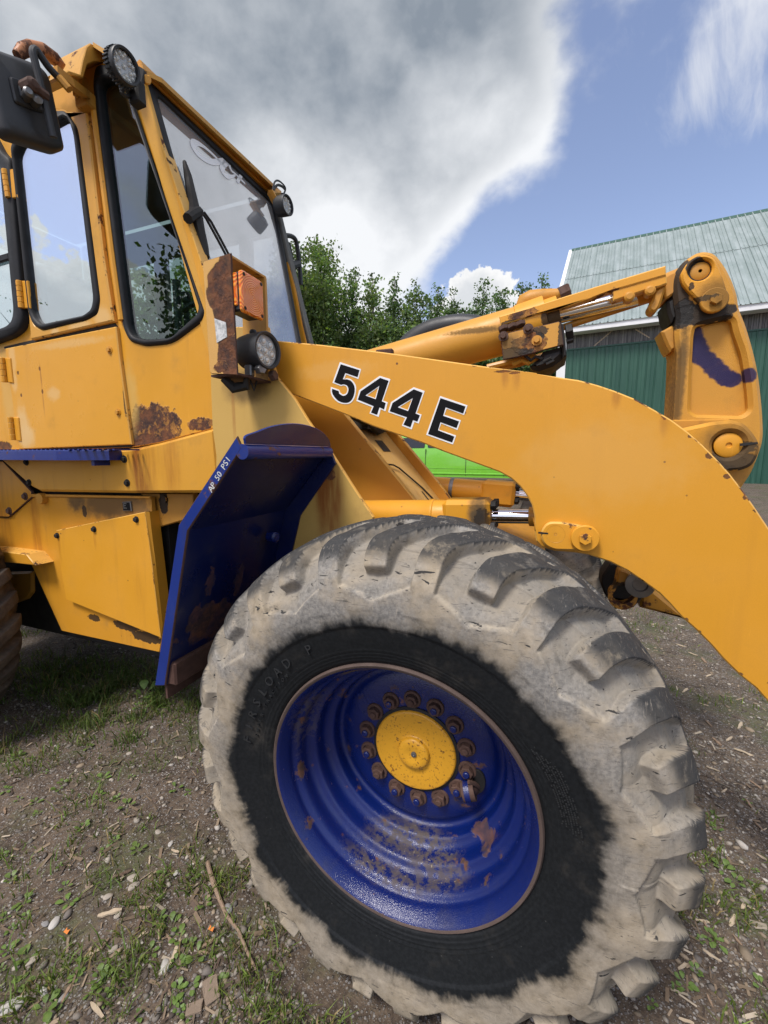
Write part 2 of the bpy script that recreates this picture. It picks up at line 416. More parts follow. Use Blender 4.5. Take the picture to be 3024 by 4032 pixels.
xs = np.unique(np.r_[-600, -200, -80, -40, np.linspace(-20, -5, 16), np.arange(-5, 3.4, .035), np.linspace(3.4, 20, 22), 40, 80, 200, 600])
ys = np.unique(np.r_[-600, -200, -60, -20, -8, -4, np.linspace(-3, -1, 9), np.arange(-1, 4.2, .035), np.linspace(4.2, 20, 40), 30, 60, 120, 300, 900])
GX, GY = np.meshgrid(xs, ys); GZ = gz(GX, GY)
nx, ny = len(xs), len(ys); I = np.arange(nx*ny).reshape(ny, nx)
F = np.stack([I[:-1, :-1], I[:-1, 1:], I[1:, 1:], I[1:, :-1]], -1).reshape(-1, 4)
q = new_mat('gravelly_dirt'); co = q.co
n1 = q.noise(co, .9, 6, .6); n2 = q.noise(co, 5, 7, .65); n3 = q.noise(co, 45, 6, .7); n4 = q.noise(co, 190, 4, .6)
c = q.mix(q.ramp(n2, .32, .68), (.046, .031, .021), (.125, .092, .065))
c = q.mix(q.ramp(n3, .42, .72, 0, .8), c, (.165, .125, .088)); c = q.mix(q.ramp(n3, .50, .30, 0, .7), c, (.022, .016, .012))
vc = q.vor(co, 95, 1, 'F1', 'Color'); vd = q.vor(co, 95); sc = q.add('ShaderNodeSeparateColor', {0: vc}).outputs
peb = q.math('MULTIPLY', q.ramp(vd, .46, .34), q.ramp(sc[0], .45, .6))
c = q.mix(q.math('MULTIPLY', peb, .9), c, q.mix(sc[1], (.11, .095, .085), (.36, .34, .32)))
vc2 = q.vor(co, 210, 1, 'F1', 'Color'); sc2 = q.add('ShaderNodeSeparateColor', {0: vc2}).outputs
pb2 = q.math('MULTIPLY', q.ramp(q.vor(co, 210), .45, .33), q.ramp(sc2[0], .55, .65))
c = q.mix(q.math('MULTIPLY', pb2, .8), c, q.mix(sc2[1], (.08, .07, .06), (.36, .33, .30)))
moss = q.math('MULTIPLY', q.ramp(q.noise(co, 2.2, 6, .65), .50, .64), q.ramp(n3, .38, .6, .2, .9))
c = q.mix(q.math('MULTIPLY', moss, .75), c, q.mix(n4, (.030, .050, .014), (.095, .12, .035)))
hb = q.math('ADD', q.math('MULTIPLY', n3, 1.2), q.math('ADD', q.math('MULTIPLY', peb, .7), q.math('ADD', q.math('MULTIPLY', pb2, .35), q.math('MULTIPLY', n4, .3))))
m_ground = finish(q, c, q.ramp(n3, .3, .7, .8, .95), bump=hb, bstr=.9, bdist=.006)
ground = indexed('ground', np.stack([GX, GY, GZ], -1).reshape(-1, 3), F, m_ground, kind='structure', smooth=True)
# the paved yard in front of the barn
q = new_mat('asphalt'); a1 = q.noise(q.co, 1.2, 5, .6); a2 = q.noise(q.co, 60, 4, .7)
c = q.mix(a1, (.075, .075, .078), (.125, .125, .13)); c = q.mix(q.ramp(a2, .4, .75, 0, .6), c, (.20, .195, .19))
m_asph = finish(q, c, .9, bump=a2, bstr=.5, bdist=.004)
ax = np.r_[np.linspace(-12, 30, 43)]; ay = np.linspace(0, 1, 12); AX, AT = np.meshgrid(ax, ay)
edge0 = 9.2+.35*np.sin(ax*.9)+.25*np.sin(ax*2.3+1); AY = edge0[None, :]*(1-AT)+15.1*AT; AY = AY+(-.1177)*(AX-6.7)*AT
AZ = .6*sstep(3.5, 15.5, AY)+.004
I = np.arange(AX.size).reshape(AX.shape); F = np.stack([I[:-1, :-1], I[:-1, 1:], I[1:, 1:], I[1:, :-1]], -1).reshape(-1, 4)
indexed('asphalt_yard', np.stack([AX, AY, AZ], -1).reshape(-1, 3), F, m_asph, kind='structure', smooth=True)

# ------------------------------------------------------------------ barn
BU, BV = Vector((.99314, -.11694, 0)), Vector((.11694, .99314, 0)); BO = Vector((.629, 16.345, 0))
def bT(u, v, z): return tuple(BO+BU*u+BV*v+Vector((0, 0, z)))
barn = tag(empty('barn', bT(5, 5, .6)), 'long barn with dark green ribbed walls and pale green metal roof', 'barn')
q = new_mat('green_wall_metal'); n = q.noise(q.scale(q.co, (6, 6, .5)), 1.2, 6, .6)
m_gw = finish(q, q.mix(q.ramp(n, .35, .75, 0, .7), (.010, .062, .040), (.030, .105, .072)), q.ramp(n, .3, .7, .42, .6))
q = new_mat('faded_green_roof'); n = q.noise(q.scale(q.co, (3, 1, 1)), .8, 7, .65); nf = q.noise(q.co, 22, 5, .7)
c = q.mix(q.ramp(n, .35, .7), (.215, .27, .262), (.31, .365, .365)); c = q.mix(q.ramp(nf, .5, .75, 0, .35), c, (.40, .44, .44))
c = q.mix(q.ramp(q.noise(q.co, 5, 8, .7), .58, .7, 0, .25), c, (.12, .19, .17)); m_gr = finish(q, c, .42, .15)
q = new_mat('cloudy_fibreglass'); n = q.noise(q.scale(q.co, (22, 22, .35)), 1.5, 6, .7)
m_cl = finish(q, q.mix(q.ramp(n, .38, .68), (.035, .033, .032), (.21, .20, .185)), .35)
m_roofedge = plain('dark_green_trim', (.03, .09, .065), .5)
def ribbed(width, ribs, h, lo, hi, mat, name, frame):
    "one sheet with trapezoid ribs: runs along the local u axis, from lo to hi up the sheet"
    mb = MB(); P = [(0, 0)]
    for k in range(ribs):
        for du, hh in ((-.022, 0), (-.010, h), (.010, h), (.022, 0)): P.append(((k+.5)*width/ribs+du, hh))
        if k < ribs-1: P += [((k+1)*width/ribs-.012, 0), ((k+1)*width/ribs-.006, h*.35), ((k+1)*width/ribs+.006, h*.35), ((k+1)*width/ribs+.012, 0)]
    P.append((width, 0)); vs = []
    for t in (lo, hi):
        for a, b in P: vs.append(frame(a, b, t))
    m = len(P); mb.add(vs, [(i, i+1, m+i+1, m+i) for i in range(m-1)])
    me = mb.build(name, mat, barn, smooth=0); return me
pw = .257*4
def wallT(a, b, t): return bT(a, -b, t)
first = ribbed(pw, 4, .022, .45, 5.27, m_gw, 'wall_panel', wallT)
for k in range(1, 14):
    o = first.copy(); o.location = Vector(first.location)+BU*pw*k; COL.objects.link(o)
cl = ribbed(pw, 16, .014, 5.30, 5.78, m_cl, 'skylight_panel', wallT)
for k in range(1, 14):
    o = cl.copy(); o.location = Vector(cl.location)+BU*pw*k; COL.objects.link(o)
mb = MB(); mb.box((0, 0, 0), (1, 1, 1))
def bbox(name, u0, u1, v0, v1, z0, z1, mat, bev=0.0):
    m = MB(); m.box((u0, v0, z0), (u1, v1, z1), bev=bev); m.v = [bT(*p) for p in m.v]; return m.build(name, mat, barn, smooth=0)
bbox('header_strip', -.0, 14.4, -.034, -.004, 5.262, 5.312, m_gw)
bbox('corner_trim', -.14, .16, -.04, .10, .45, 5.95, m_white)
bbox('inner_wall', .02, 14.4, .03, .12, .3, 5.9, m_dark)
bbox('soffit', -.3, 14.6, -.46, .02, 5.772, 5.80, m_white)
bbox('fascia_board', -.32, 14.6, -.50, -.465, 5.76, 5.955, m_white, .006)
SL = math.atan2(10.83-5.955, 5.3+.45); RL = math.hypot(10.83-5.955, 5.75)
def roofT(a, b, t): return bT(a-.3, -.50+t*math.cos(SL)-b*math.sin(SL), 5.965+t*math.sin(SL)+b*math.cos(SL))
r1 = ribbed(.233*4, 4, .034, -.05, RL*.56, m_gr, 'roof_panel', roofT)
r2 = ribbed(.233*4, 4, .034, RL*.555, RL, m_gr, 'roof_panel', lambda a, b, t: roofT(a, b+.012, t))
for k in range(1, 16):
    for r in (r1, r2):
        o = r.copy(); o.location = Vector(r.location)+BU*.233*4*k; COL.objects.link(o)
m = MB(); pr = [(-.5, 5.94), (5.25, 10.81), (11.0, 5.94)]
m.slab([(.02, .5), (10.6, .5), (10.6, 5.9), (5.25, 10.6), (.02, 5.9)], 0, .05, 0, T=lambda x, y, z: bT(.05+y, x, z)); m.build('gable_wall', m_gw, barn, smooth=0)
m = MB()
m.slab([(-.52, 5.80), (-.52, 5.97), (5.25, 10.87), (5.25, 10.66)], -.44, -.30, .003, T=lambda x, y, z: bT(y, x, z))
m.slab([(11.02, 5.80), (11.02, 5.97), (5.25, 10.87), (5.25, 10.66)], -.44, -.30, .003, T=lambda x, y, z: bT(y, x, z)); m.build('rake_board', m_white, barn, smooth=0)
m = MB(); m.add([bT(-.33, 5.25-.0, 10.86), bT(15, 5.25, 10.86), bT(15, 11.0, 5.96), bT(-.33, 11.0, 5.96)], [(0, 1, 2, 3)]); m.build('far_roof_slope', m_gr, barn, smooth=0)
m = MB(); m.slab([(5.10, 10.74), (5.25, 10.90), (5.40, 10.74), (5.25, 10.86)], -.33, 15, 0, T=lambda x, y, z: bT(y, x, z)); m.build('ridge_cap', m_roofedge, barn, smooth=0)
m = MB(); m.tube([bT(1.05, .01, 5.32), bT(1.62, .01, 5.80)], .03, 6); m.tube([bT(2.28, .01, 5.74), bT(2.72, .01, 5.40)], .03, 6); m.build('roof_brace', plain('pale_timber', (.42, .33, .24), .8), barn)

# ------------------------------------------------------------------ trees
m_leaf = tinted('leaves', .6, extra=3, trans=.45)
m_bark = plain('grey_bark', (.20, .185, .165), .9, 0, .6, 12, .6)
def tree(loc, H, Rw, label, n_leaf=12000, tint=(.060, .105, .028), leaf=.15, spire=.6, bare=.12, lean=0.0, seed=0, group='trees in the row behind the yard', thin=1.0):
    rg = np.random.default_rng(seed); x, y = loc; z0 = float(gz(x, y))
    root = tag(empty('tree', (x, y, z0)), label, 'tree', group)
    # trunk and limbs
    mb = MB(); top = np.array([lean*H, 0, H*.97]); pts = [np.array([0, 0, -.2])]
    for k in range(1, 8):
        t = k/7; pts.append(top*t+np.array([rg.normal(0, .05), rg.normal(0, .05), 0])*t*H*.12)
    mb.tube([p+(x, y, z0) for p in pts], [max(.012, .012*H*(1-t)+.01) for t in np.linspace(0, 1, 8)], 7)
    tips = []; nl = int(22+H*2.2)
    for k in range(nl):
        t = bare+(1-bare)*((k+rg.random())/nl); a = k*2.4+rg.normal(0, .5)
        prof = (np.sin(np.pi*min(1, (t-bare)/(1-bare)*.62+.22))**.9)*(1-spire*max(0, t-.45)/.55)
        L = Rw*max(.12, prof)*(.55+.65*rg.random()); up = .45+.75*t
        b0 = np.array([np.interp(t*7, range(8), [p[i] for p in pts]) for i in range(3)])
        d = np.array([np.cos(a), np.sin(a), up]); d /= np.linalg.norm(d)
        b1 = b0+d*L*.55+np.array([0, 0, .05*L]); b2 = b0+d*L+np.array([0, 0, L*.18])
        mb.tube([b0+(x, y, z0), b1+(x, y, z0), b2+(x, y, z0)], [.02+.012*L, .014+.004*L, .005], 4, caps=False)
        tips.append((b0, b1, b2, L, t))
    mb.build('trunk', m_bark, root)
    # leaves: clumps strung along each limb
    wt = np.array([q[3]*(.35+q[3]) for q in tips])*thin; cnt = np.maximum(8, (wt/wt.sum()*n_leaf)).astype(int); P = []; T = []
    for (b0, b1, b2, L, t), c in zip(tips, cnt):
        nc = max(3, int(3+L*3.2)); s = .25+.75*rg.random(nc)**.7
        cc = np.where(s[:, None] < .55, b0+(b1-b0)*s[:, None]/.55, b1+(b2-b1)*(s[:, None]-.55)/.45)+rg.normal(0, .10*L+.05, (nc, 3))
        br = rg.normal(0, .28, nc); who = rg.integers(0, nc, c); P.append(cc[who]+rg.normal(0, 1, (c, 3))*(.10+.10*L)*np.array([1, 1, .8])); T.append(br[who])
    P = np.concatenate(P); T = np.concatenate(T); n = len(P)
    ax1 = rg.normal(0, 1, (n, 3)); ax1 /= np.linalg.norm(ax1, axis=1)[:, None]; tmp = rg.normal(0, 1, (n, 3)); ax2 = np.cross(ax1, tmp); ax2 /= np.linalg.norm(ax2, axis=1)[:, None]
    sz = leaf*(.6+.8*rg.random(n))[:, None]
    V = np.stack([P-ax1*sz*.55, P+ax2*sz*.36, P+ax1*sz*.55, P-ax2*sz*.36], 1)+np.array([x, y, z0])
    col = np.array(tint)[None]*np.exp(T+rg.normal(0, .22, n))[:, None]*np.stack([1+rg.normal(0, .1, n), np.ones(n), 1+rg.normal(0, .15, n)], 1)
    quads('crown', V, m_leaf, root, col=np.clip(col, .004, .4)); return root
def pos(az, dist): return (.319+dist*math.sin(R(az)), -.892+dist*math.cos(R(az)))
def ht(el, dist, az): return dist*math.tan(R(el))+1.55-float(gz(*pos(az, dist)))
TR = [ # azimuth, distance, top elevation, half width, tint, spire, bare, label
 (-33.2, 22.5, 23.4, 1.9, (.062, .098, .024), .25, .2, 'tall round-topped tree just right of the far cab mirror, pale bare stems below'),
 (-29.0, 23.0, 24.2, 2.1, (.066, .108, .026), .3, .16, 'tallest broad leafy tree of the row, right of the far cab mirror'),
 (-25.2, 24, 22.6, 1.5, (.052, .092, .026), .7, .1, 'pointed tree standing right of the tallest tree of the row'),
 (-22.6, 23.5, 21.9, 1.7, (.070, .112, .030), .75, .1, 'bright green pointed tree in the left part of the tree row'),
 (-19.8, 24.5, 22.1, 1.6, (.050, .088, .026), .85, .06, 'narrow dark spire of a tree rising left of the small cloud'),
 (-17.0, 24, 21.0, 1.8, (.064, .104, .028), .7, .1, 'full leafy tree behind the raised end of the tilt cylinder'),
 (-14.3, 25.5, 20.8, 1.7, (.056, .098, .030), .8, .08, 'pointed tree beneath the left edge of the white cumulus cloud'),
 (-11.9, 25, 19.9, 1.8, (.046, .082, .024), .75, .08, 'darker pointed tree directly beneath the white cumulus cloud'),
 (-8.6, 26, 20.6, 1.8, (.058, .100, .032), .7, .06, 'open-topped tree beneath the right edge of the white cumulus cloud'),
 (-6.0, 26.5, 19.6, 1.9, (.052, .092, .028), .65, .08, 'lower leafy tree above the hydraulic cylinder body'),
 (-3.6, 26, 19.8, 1.8, (.050, .090, .030), .7, .06, 'leafy tree above the rusty valve box, left of the tree nearest the barn'),
 (-1.6, 27, 20.8, 1.6, (.054, .096, .032), .75, .05, 'slender tree nearest the barn roof, last of the row')]
for i, (az, dist, el, rw, tint, spire, bare, label) in enumerate(TR):
    tree(pos(az, dist), ht(el, dist, az), rw*1.15, label, 16000 if i < 2 else 13500, (tint[0]*2.0, tint[1]*1.75, tint[2]*2.7), .14, spire, bare, seed=20+i, thin=1)
for i, (az, dist, h) in enumerate([(-36, 25, 9.5), (-31, 27, 9), (-27.5, 27.5, 8.6), (-24, 28, 8), (-21, 28.5, 8.8), (-18.2, 29, 9.2), (-15.6, 29, 8.9), (-13, 29.5, 9.0), (-10.3, 30, 9.2), (-7.4, 30.5, 9.2), (-4.8, 30.5, 9.2), (-2.4, 31, 9.4), (0, 31, 9.4), (-40, 24, 10), (-44, 25, 10), (-49, 24, 9.5)]):
    nth = sum(1 for q_ in TR if q_[0] < az); od = ['first', 'second', 'third', 'fourth', 'fifth', 'sixth', 'seventh', 'eighth', 'ninth', 'tenth', 'eleventh', 'twelfth']
    lab = ('low bushy second-row tree between the %s and %s treetops of the front row' % (od[nth-1], od[nth]) if 0 < nth < 12 else
           {-36: 'bushy tree of the second row, just behind the far cab mirror', -40: 'bushy tree of the second row, seen low through the windscreen', -44: 'bushy tree of the second row, seen through the front side window', -49: 'bushy tree of the second row, seen through the door window', 0: 'low bushy tree of the second row, against the corner of the barn'}.get(az, 'low bushy tree of the second row, last before the barn'))
    tree(pos(az, dist), h, 2.1, lab, 8000, (.105, .148, .062), .20, .3, .02, seed=60+i, group='low trees of the second row')
# the trees that stand behind the photographer and show in the cab glass
tree((-7.7, -6.9), 8.4, 1.7, 'dark tree standing opposite the cab and mirrored in its front side window', 7000, (.05, .08, .024), .15, .6, .08, seed=90, group='trees opposite the loader')
tree((-12.5, -5.4), 5.4, 1.5, 'low thin tree opposite the cab and mirrored in its door window', 150, (.05, .08, .025), .07, .5, .1, seed=91, group='trees opposite the loader')

# ------------------------------------------------------------------ lime green van beyond the loader
m_lime = plain('lime_enamel', (.16, .46, .035), .28, 0, .06, 3, .02, **{'Coat Weight': .5}); m_glassd = plain('dark_glass', (.015, .018, .02), .08)
VO = Vector((-2.1, 13, .42))
van = tag(empty('van', VO), 'lime green van parked beyond the loader, seen under the boom arm', 'van')
def vpart(m, name, mat, parent=None, smooth=30):
    m.v = [(p[0]+VO.x, p[1]+VO.y, p[2]+VO.z) for p in m.v]; return m.build(name, mat, parent or van, smooth)
m = MB(); body = [(-1, .42), (-1, 1.0), (-.95, 1.25), (-.86, 1.66), (-.70, 2.02), (-.4, 2.12), (.4, 2.12), (.70, 2.02), (.86, 1.66), (.95, 1.25), (1, 1.0), (1, .42)]
def sec(sx, k, kz=1.0): return [(sx, y*k, .42+(z-.42)*kz) for y, z in body]
S_ = [sec(-2.6, .9, .9), sec(-2.45, 1), sec(1.2, 1, .98), sec(1.75, .97, .66), sec(1.85, .96, .45), sec(2.5, .92, .40), sec(2.6, .85, .30)]; nb = len(body)
for i in range(len(S_)-1): m.add(S_[i]+S_[i+1], [(k, (k+1) % nb, nb+(k+1) % nb, nb+k) for k in range(nb)])
m.add(S_[0], [tuple(range(nb))]); m.add(S_[-1], [tuple(range(nb))[::-1]]); vpart(m, 'body', m_lime)
for x0, x1 in ((-2.2, -1.2), (-1.1, -.05), (.3, 1.15)):
    m = MB(); m.slab(rounded([(x0, 1.32), (x1, 1.32), (x1, 1.64), (x0, 1.64)], .05), 0, .02, .003, T=lambda x, y, z: (x, -.955+(z-1.3)*.22+y, z)); vpart(m, 'side_window', m_glassd)
for sx in (.12, 1.25, -1.15):
    m = MB(); m.box((sx-.006, -1.012, .47), (sx+.006, -.98, 1.05)); m.box((sx-.006, -1.0, 1.04), (sx+.006, -.94, 1.28)); vpart(m, 'door_seam', m_dark, None, 0)
m = MB(); m.box((-2.4, -1.022, .50), (1.6, -.97, .55), bev=.014); vpart(m, 'side_moulding', m_lime)
m = MB(); m.box((-2.4, -1.010, .68), (1.6, -.98, .695), bev=.005); vpart(m, 'belt_crease', m_lime)
for wx in (-1.7, 1.9):
    for wy, sg in ((-.98, 1), (.98, -1)):
        m = MB(); m.lathe((wx, wy, .34), [(.19, .0), (.27, -.02*sg), (.33, .0), (.34, .08*sg), (.33, .17*sg), (.19, .17*sg)], 28); o = vpart(m, 'wheel', m_rub)
        m = MB(); m.lathe((wx, wy, .34), [(0, .03*sg), (.08, .01*sg), (.19, .012*sg)], 20); vpart(m, 'hub', m_steel, o)
# ------------------------------------------------------------------ wheel loader
L = tag(empty('wheel_loader', (-1.3, 1.02, 0)), 'old yellow wheel loader with blue rims and fenders and 544 E on its boom', 'wheel loader')
HZ = .69
m_blue = paint('blue_enamel', (.0015, .011, .105), specks=.5, spec=.6, streak=.35, rough=.20, fade=.10, dirt=.6, edge=.06, bump=.9, coat=0,
    blobs=[('mottle', (.02, .15, HZ-.265), (.15, .06, .03), .5, .9), ('mottle', (-.08, .07, HZ-.31), (.16, .025, .05), .5, .8), ('mottle', (-.27, .06, HZ+.10), (.05, .05, .12), .6, .7), ('mottle', (.10, .09, HZ-.28), (.10, .03, .04), .6, .7),
           ('rust', (-.30, .05, HZ-.05), (.016, .03, .035), .6, 1), ('rust', (-.28, .05, HZ+.10), (.02, .03, .02), .7, .9), ('rust', (.19, .15, HZ-.17), (.05, .05, .03), .9, .8), ('grime_and_shade', (-.1, .07, HZ+.29), (.08, .05, .04), .7, .9)])
m_flange = plain('rim_edge_rust', (.085, .058, .048), .8, 0, .6, 22, .5)
m_cap = paint('hub_cap_yellow', (.62, .30, .025), specks=.9, dirt=.2, rough=.35, edge=.0, blobs=[('rust', (.0, .19, HZ-.118), (.08, .05, .012), .8, .9), ('flake', (.07, .19, HZ-.085), (.035, .04, .02), .7, 1)])
q = new_mat('hub_cap_enamel'); n = q.noise(q.co, 130, 4, .65); c = q.mix(q.math('MULTIPLY', q.ramp(n, .57, .64), q.ramp(q.noise(q.co, 14, 3, .6), .35, .6, .25, 1)), (.66, .33, .022), (.20, .075, .015)); c = q.mix(q.ramp(q.noise(q.co, 30, 5, .7), .64, .70), c, (.09, .04, .02))
m_cap = finish(q, c, .36, bump=n, bstr=.3, bdist=.001)

def tyre_mesh():
    half = curve([(.350, .02), (.356, .004), (.370, -.007), (.415, -.020), (.465, -.030), (.515, -.033), (.56, -.028), (.60, -.015), (.633, .004), (.657, .026), (.669, .052), (.678, .10), (.685, .16), (.688, .215)], 40)
    H = np.array(half); ds = np.r_[0, np.cumsum(np.hypot(*np.diff(H, axis=0).T))]
    def res(step): t = np.linspace(0, ds[-1], int(ds[-1]/step)); return np.c_[np.interp(t, ds, H[:, 0]), np.interp(t, ds, H[:, 1])]
    a = res(.0036); b = res(.011)[::-1][1:]; prof = np.r_[a, np.c_[b[:, 0], .43-b[:, 1]]]
    nrm = np.gradient(prof, axis=0); nrm = np.c_[-nrm[:, 1], nrm[:, 0]]; nrm /= np.linalg.norm(nrm, axis=1)[:, None]     # points inwards
    if nrm[len(a)-1, 0] > 0: nrm = -nrm
    N = 1920; th = np.arange(N)*2*np.pi/N; TH, r = np.meshgrid(np.degrees(th), prof[:, 0], indexing='ij'); _, y = np.meshgrid(th, prof[:, 1], indexing='ij')
    near = y <= .215; yy = np.where(near, y, .43-y); t = np.clip((yy+.0)/.215, 0, 1); base = np.where(near, 10.2, 10.2+6)
    rr_ = TH-base+11.5*t**1.25; la = (rr_+12) % 24-12; sa = (rr_) % 24-12
    wl = 2.9+.9*t; ed = .40
    lm = 1-sstep(wl-ed, wl+ed, np.abs(la)); sm = 1-sstep(wl-ed, wl+ed, np.abs(sa))
    side = (yy < .03)
    sm = np.where(side, sm*sstep(.583, .606, r), sm)
    rv = .560-.036*np.clip(1-np.abs(sa)/8.5, 0, 1)
    dep = np.where(side, .013*sstep(0, .008, r-rv)+.026*sstep(.01, .080, r-rv)*(r > rv), .037-.013*t)
    dep = dep*np.where(side, 1, sstep(.012, .05, .215-yy))
    gv = (1-np.maximum(lm, sm))*dep
    # a short sipe near the crown of every lug
    gv = gv+.006*np.exp(-((yy-.195)/.012)**2)*np.exp(-(np.minimum(np.abs(la), np.abs(sa))/1.2)**2)*(~side)
    wob = (vnoise(TH/5, yy*30, 5)-.5)*.004*(r > .5)
    R2 = r+nrm[None, :, 0]*(gv+wob); Y2 = y+nrm[None, :, 1]*(gv+wob)
    Y2 = Y2-np.where(near & (r < .6), .0035*sstep(.458, .463, r)*(1-sstep(.58, .6, r)), 0)+np.where(near, .0013*np.sin((r-.36)*2*np.pi/.0095)*(r > .362)*(r < .398), 0)
    c = np.cos(np.radians(TH)); s = np.sin(np.radians(TH)); bul = sstep(.5, 1, -s)*sstep(.40, .6, r)*.012
    Y2 = np.where(near, Y2-bul, Y2+bul); Z = np.maximum(R2*s, -.680)
    V = np.stack([R2*c, Y2, Z], -1); m = len(prof)
    I = np.arange(N*m).reshape(N, m); J = np.roll(I, -1, 0); F = np.stack([I[:, :-1], I[:, 1:], J[:, 1:], J[:, :-1]], -1).reshape(-1, 4)[:, ::-1]
    g_ = np.clip(gv/.034, 0, 1)
    bd = np.exp(-((r-rv-.004)/.0032)**2)*side*(1-lm)*near*(r > .5)
    return V.reshape(-1, 3), F, np.stack([g_, bd, (gv > .004)*1.0], -1).reshape(-1, 3)
q = new_mat('dusty_tyre'); co = q.co; sp = q.add('ShaderNodeSeparateXYZ', {0: co}).outputs
rad = q.math('SQRT', q.math('ADD', q.math('MULTIPLY', sp[0], sp[0]), q.math('MULTIPLY', sp[2], sp[2])))
ux = q.math('DIVIDE', sp[0], rad); uz = q.math('DIVIDE', sp[2], rad)
pol = q.add('ShaderNodeCombineXYZ', {0: q.math('MULTIPLY', ux, 22), 1: q.math('MULTIPLY', uz, 22), 2: q.math('MULTIPLY', rad, 14)}).outputs[0]
polb = q.add('ShaderNodeCombineXYZ', {0: q.math('MULTIPLY', ux, 3), 1: q.math('MULTIPLY', uz, 3), 2: rad}).outputs[0]
tt = q.add('ShaderNodeAttribute', attribute_name='tint').outputs['Color']; tg = q.add('ShaderNodeSeparateColor', {0: tt}).outputs
s1 = q.noise(pol, 1.0, 7, .65, .6); s2 = q.noise(polb, 1.6, 4, .6); s3 = q.noise(co, 26, 7, .65); s4 = q.noise(co, 120, 5, .6); s5 = q.noise(co, 7, 6, .6)
lim = q.math('ADD', rad, q.math('ADD', q.math('MULTIPLY', q.math('SUBTRACT', s1, .5), q.ramp(s2, .4, .8, .0, .045)), q.math('ADD', q.math('ADD', q.math('MULTIPLY', q.math('SUBTRACT', s3, .5), .035), q.math('MULTIPLY', q.math('SUBTRACT', s5, .5), .055)), q.math('MULTIPLY', q.math('SUBTRACT', s2, .5), .10))))
mud = q.math('MULTIPLY', q.ramp(lim, .464, .492), q.math('MULTIPLY', q.ramp(s3, .28, .44, .7, 1), q.ramp(lim, .475, .53, .70, 1)))
tan = q.mix(q.ramp(s3, .3, .7), (.255, .212, .150), (.365, .312, .235)); gry = q.mix(q.ramp(s4, .3, .7), (.14, .138, .132), (.26, .25, .23))
up = q.ramp(sp[2], -.35, .45)
mc = q.mix(q.math('MULTIPLY', q.ramp(s5, .36, .62), q.math('ADD', .30, q.math('MULTIPLY', up, .65))), tan, gry)
mc = q.mix(q.math('MULTIPLY', tg[0], .55), mc, (.235, .215, .18))                     # dust lying in the grooves
mc = q.mix(q.math('MULTIPLY', tg[1], q.ramp(s3, .40, .62, 0, .6)), mc, (.43, .37, .28))  # light tan highlight painted along the edges of the groove pockets
rub = q.mix(q.ramp(s4, .35, .7), (.006, .0075, .009), (.0115, .0135, .0155))
wear = q.math('MULTIPLY', q.math('SUBTRACT', 1.0, tg[2]), q.math('MULTIPLY', q.ramp(rad, .612, .645), q.ramp(q.math('ADD', q.math('MULTIPLY', s3, .6), q.math('MULTIPLY', s5, .5)), .37, .52)))
crown = q.math('MULTIPLY', q.math('SUBTRACT', 1.0, tg[2]), q.ramp(rad, .660, .676))
mc = q.mix(q.math('MULTIPLY', crown, .75), mc, q.mix(q.ramp(s4, .3, .7), (.070, .070, .069), (.16, .155, .145)))
mc = q.mix(q.math('MULTIPLY', wear, .88), mc, (.024, .026, .029))
scr = q.noise(q.add('ShaderNodeVectorRotate', {'Vector': q.scale(co, (26, 26, 90)), 'Angle': .6}, rotation_type='Y_AXIS').outputs[0], 1.0, 3, .5, .5)
mc = q.mix(q.math('MULTIPLY', q.ramp(scr, .665, .70), q.ramp(rad, .50, .53)), mc, (.035, .034, .033))
scr2 = q.noise(q.add('ShaderNodeVectorRotate', {'Vector': q.scale(co, (34, 34, 210)), 'Angle': -.9}, rotation_type='Y_AXIS').outputs[0], 1.0, 4, .6, 1.2)
mc = q.mix(q.math('MULTIPLY', q.ramp(scr2, .60, .66, 0, .55), q.ramp(rad, .48, .52)), mc, (.075, .072, .068))
scr3 = q.noise(q.add('ShaderNodeVectorRotate', {'Vector': q.scale(co, (190, 40, 40)), 'Angle': .35}, rotation_type='Y_AXIS').outputs[0], 1.0, 4, .6, 1.2)
mc = q.mix(q.math('MULTIPLY', q.ramp(scr3, .58, .68, 0, .45), q.ramp(s5, .4, .6)), mc, (.36, .32, .26))
dst_ = q.math('MULTIPLY', q.ramp(s5, .52, .72, 0, .16), q.ramp(s3, .35, .65)); c = q.mix(mud, q.mix(dst_, rub, (.20, .175, .14)), mc)
specks = q.math('MULTIPLY', q.ramp(q.vor(co, 60), .10, .05), q.ramp(q.add('ShaderNodeSeparateColor', {0: q.vor(co, 60, 1, 'F1', 'Color')}).outputs[1], .80, .85))
c = q.mix(q.math('MULTIPLY', specks, .5), c, (.10, .10, .095))
m_tyre = finish(q, c, q.mix(mud, (.55, .55, .55), (.93, .93, .93)), **{'Specular IOR Level': .25}, bump=q.math('MULTIPLY', q.math('ADD', .08, mud), q.math('ADD', q.math('MULTIPLY', s3, .9), q.math('MULTIPLY', s4, .5))), bstr=.32, bdist=.004)
TV, TF, TC = tyre_mesh()
W = empty('wheel', (0, 0, HZ), L)
ty = indexed('tyre', TV, TF, m_tyre, col=TC, smooth=True); ty.parent = W
def sub(mb, name, mats, smooth=35):
    o = mb.build(name, mats, None, smooth); o.parent = W; o.location = (0, 0, -HZ); return o
m = MB(); P = [(.352, .030), (.3575, .010), (.3575, -.003), (.353, -.008), (.346, -.006), (.340, .004)]
Q = curve([(.340, .004), (.334, .016), (.329, .030), (.327, .045), (.317, .055), (.3125, .068), (.3115, .092), (.304, .104), (.290, .112), (.286, .126), (.2845, .150), (.276, .164), (.262, .172), (.2585, .186), (.2580, .205), (.250, .214), (.238, .212), (.222, .203), (.19, .197), (.12, .194), (.05, .194)], 4)
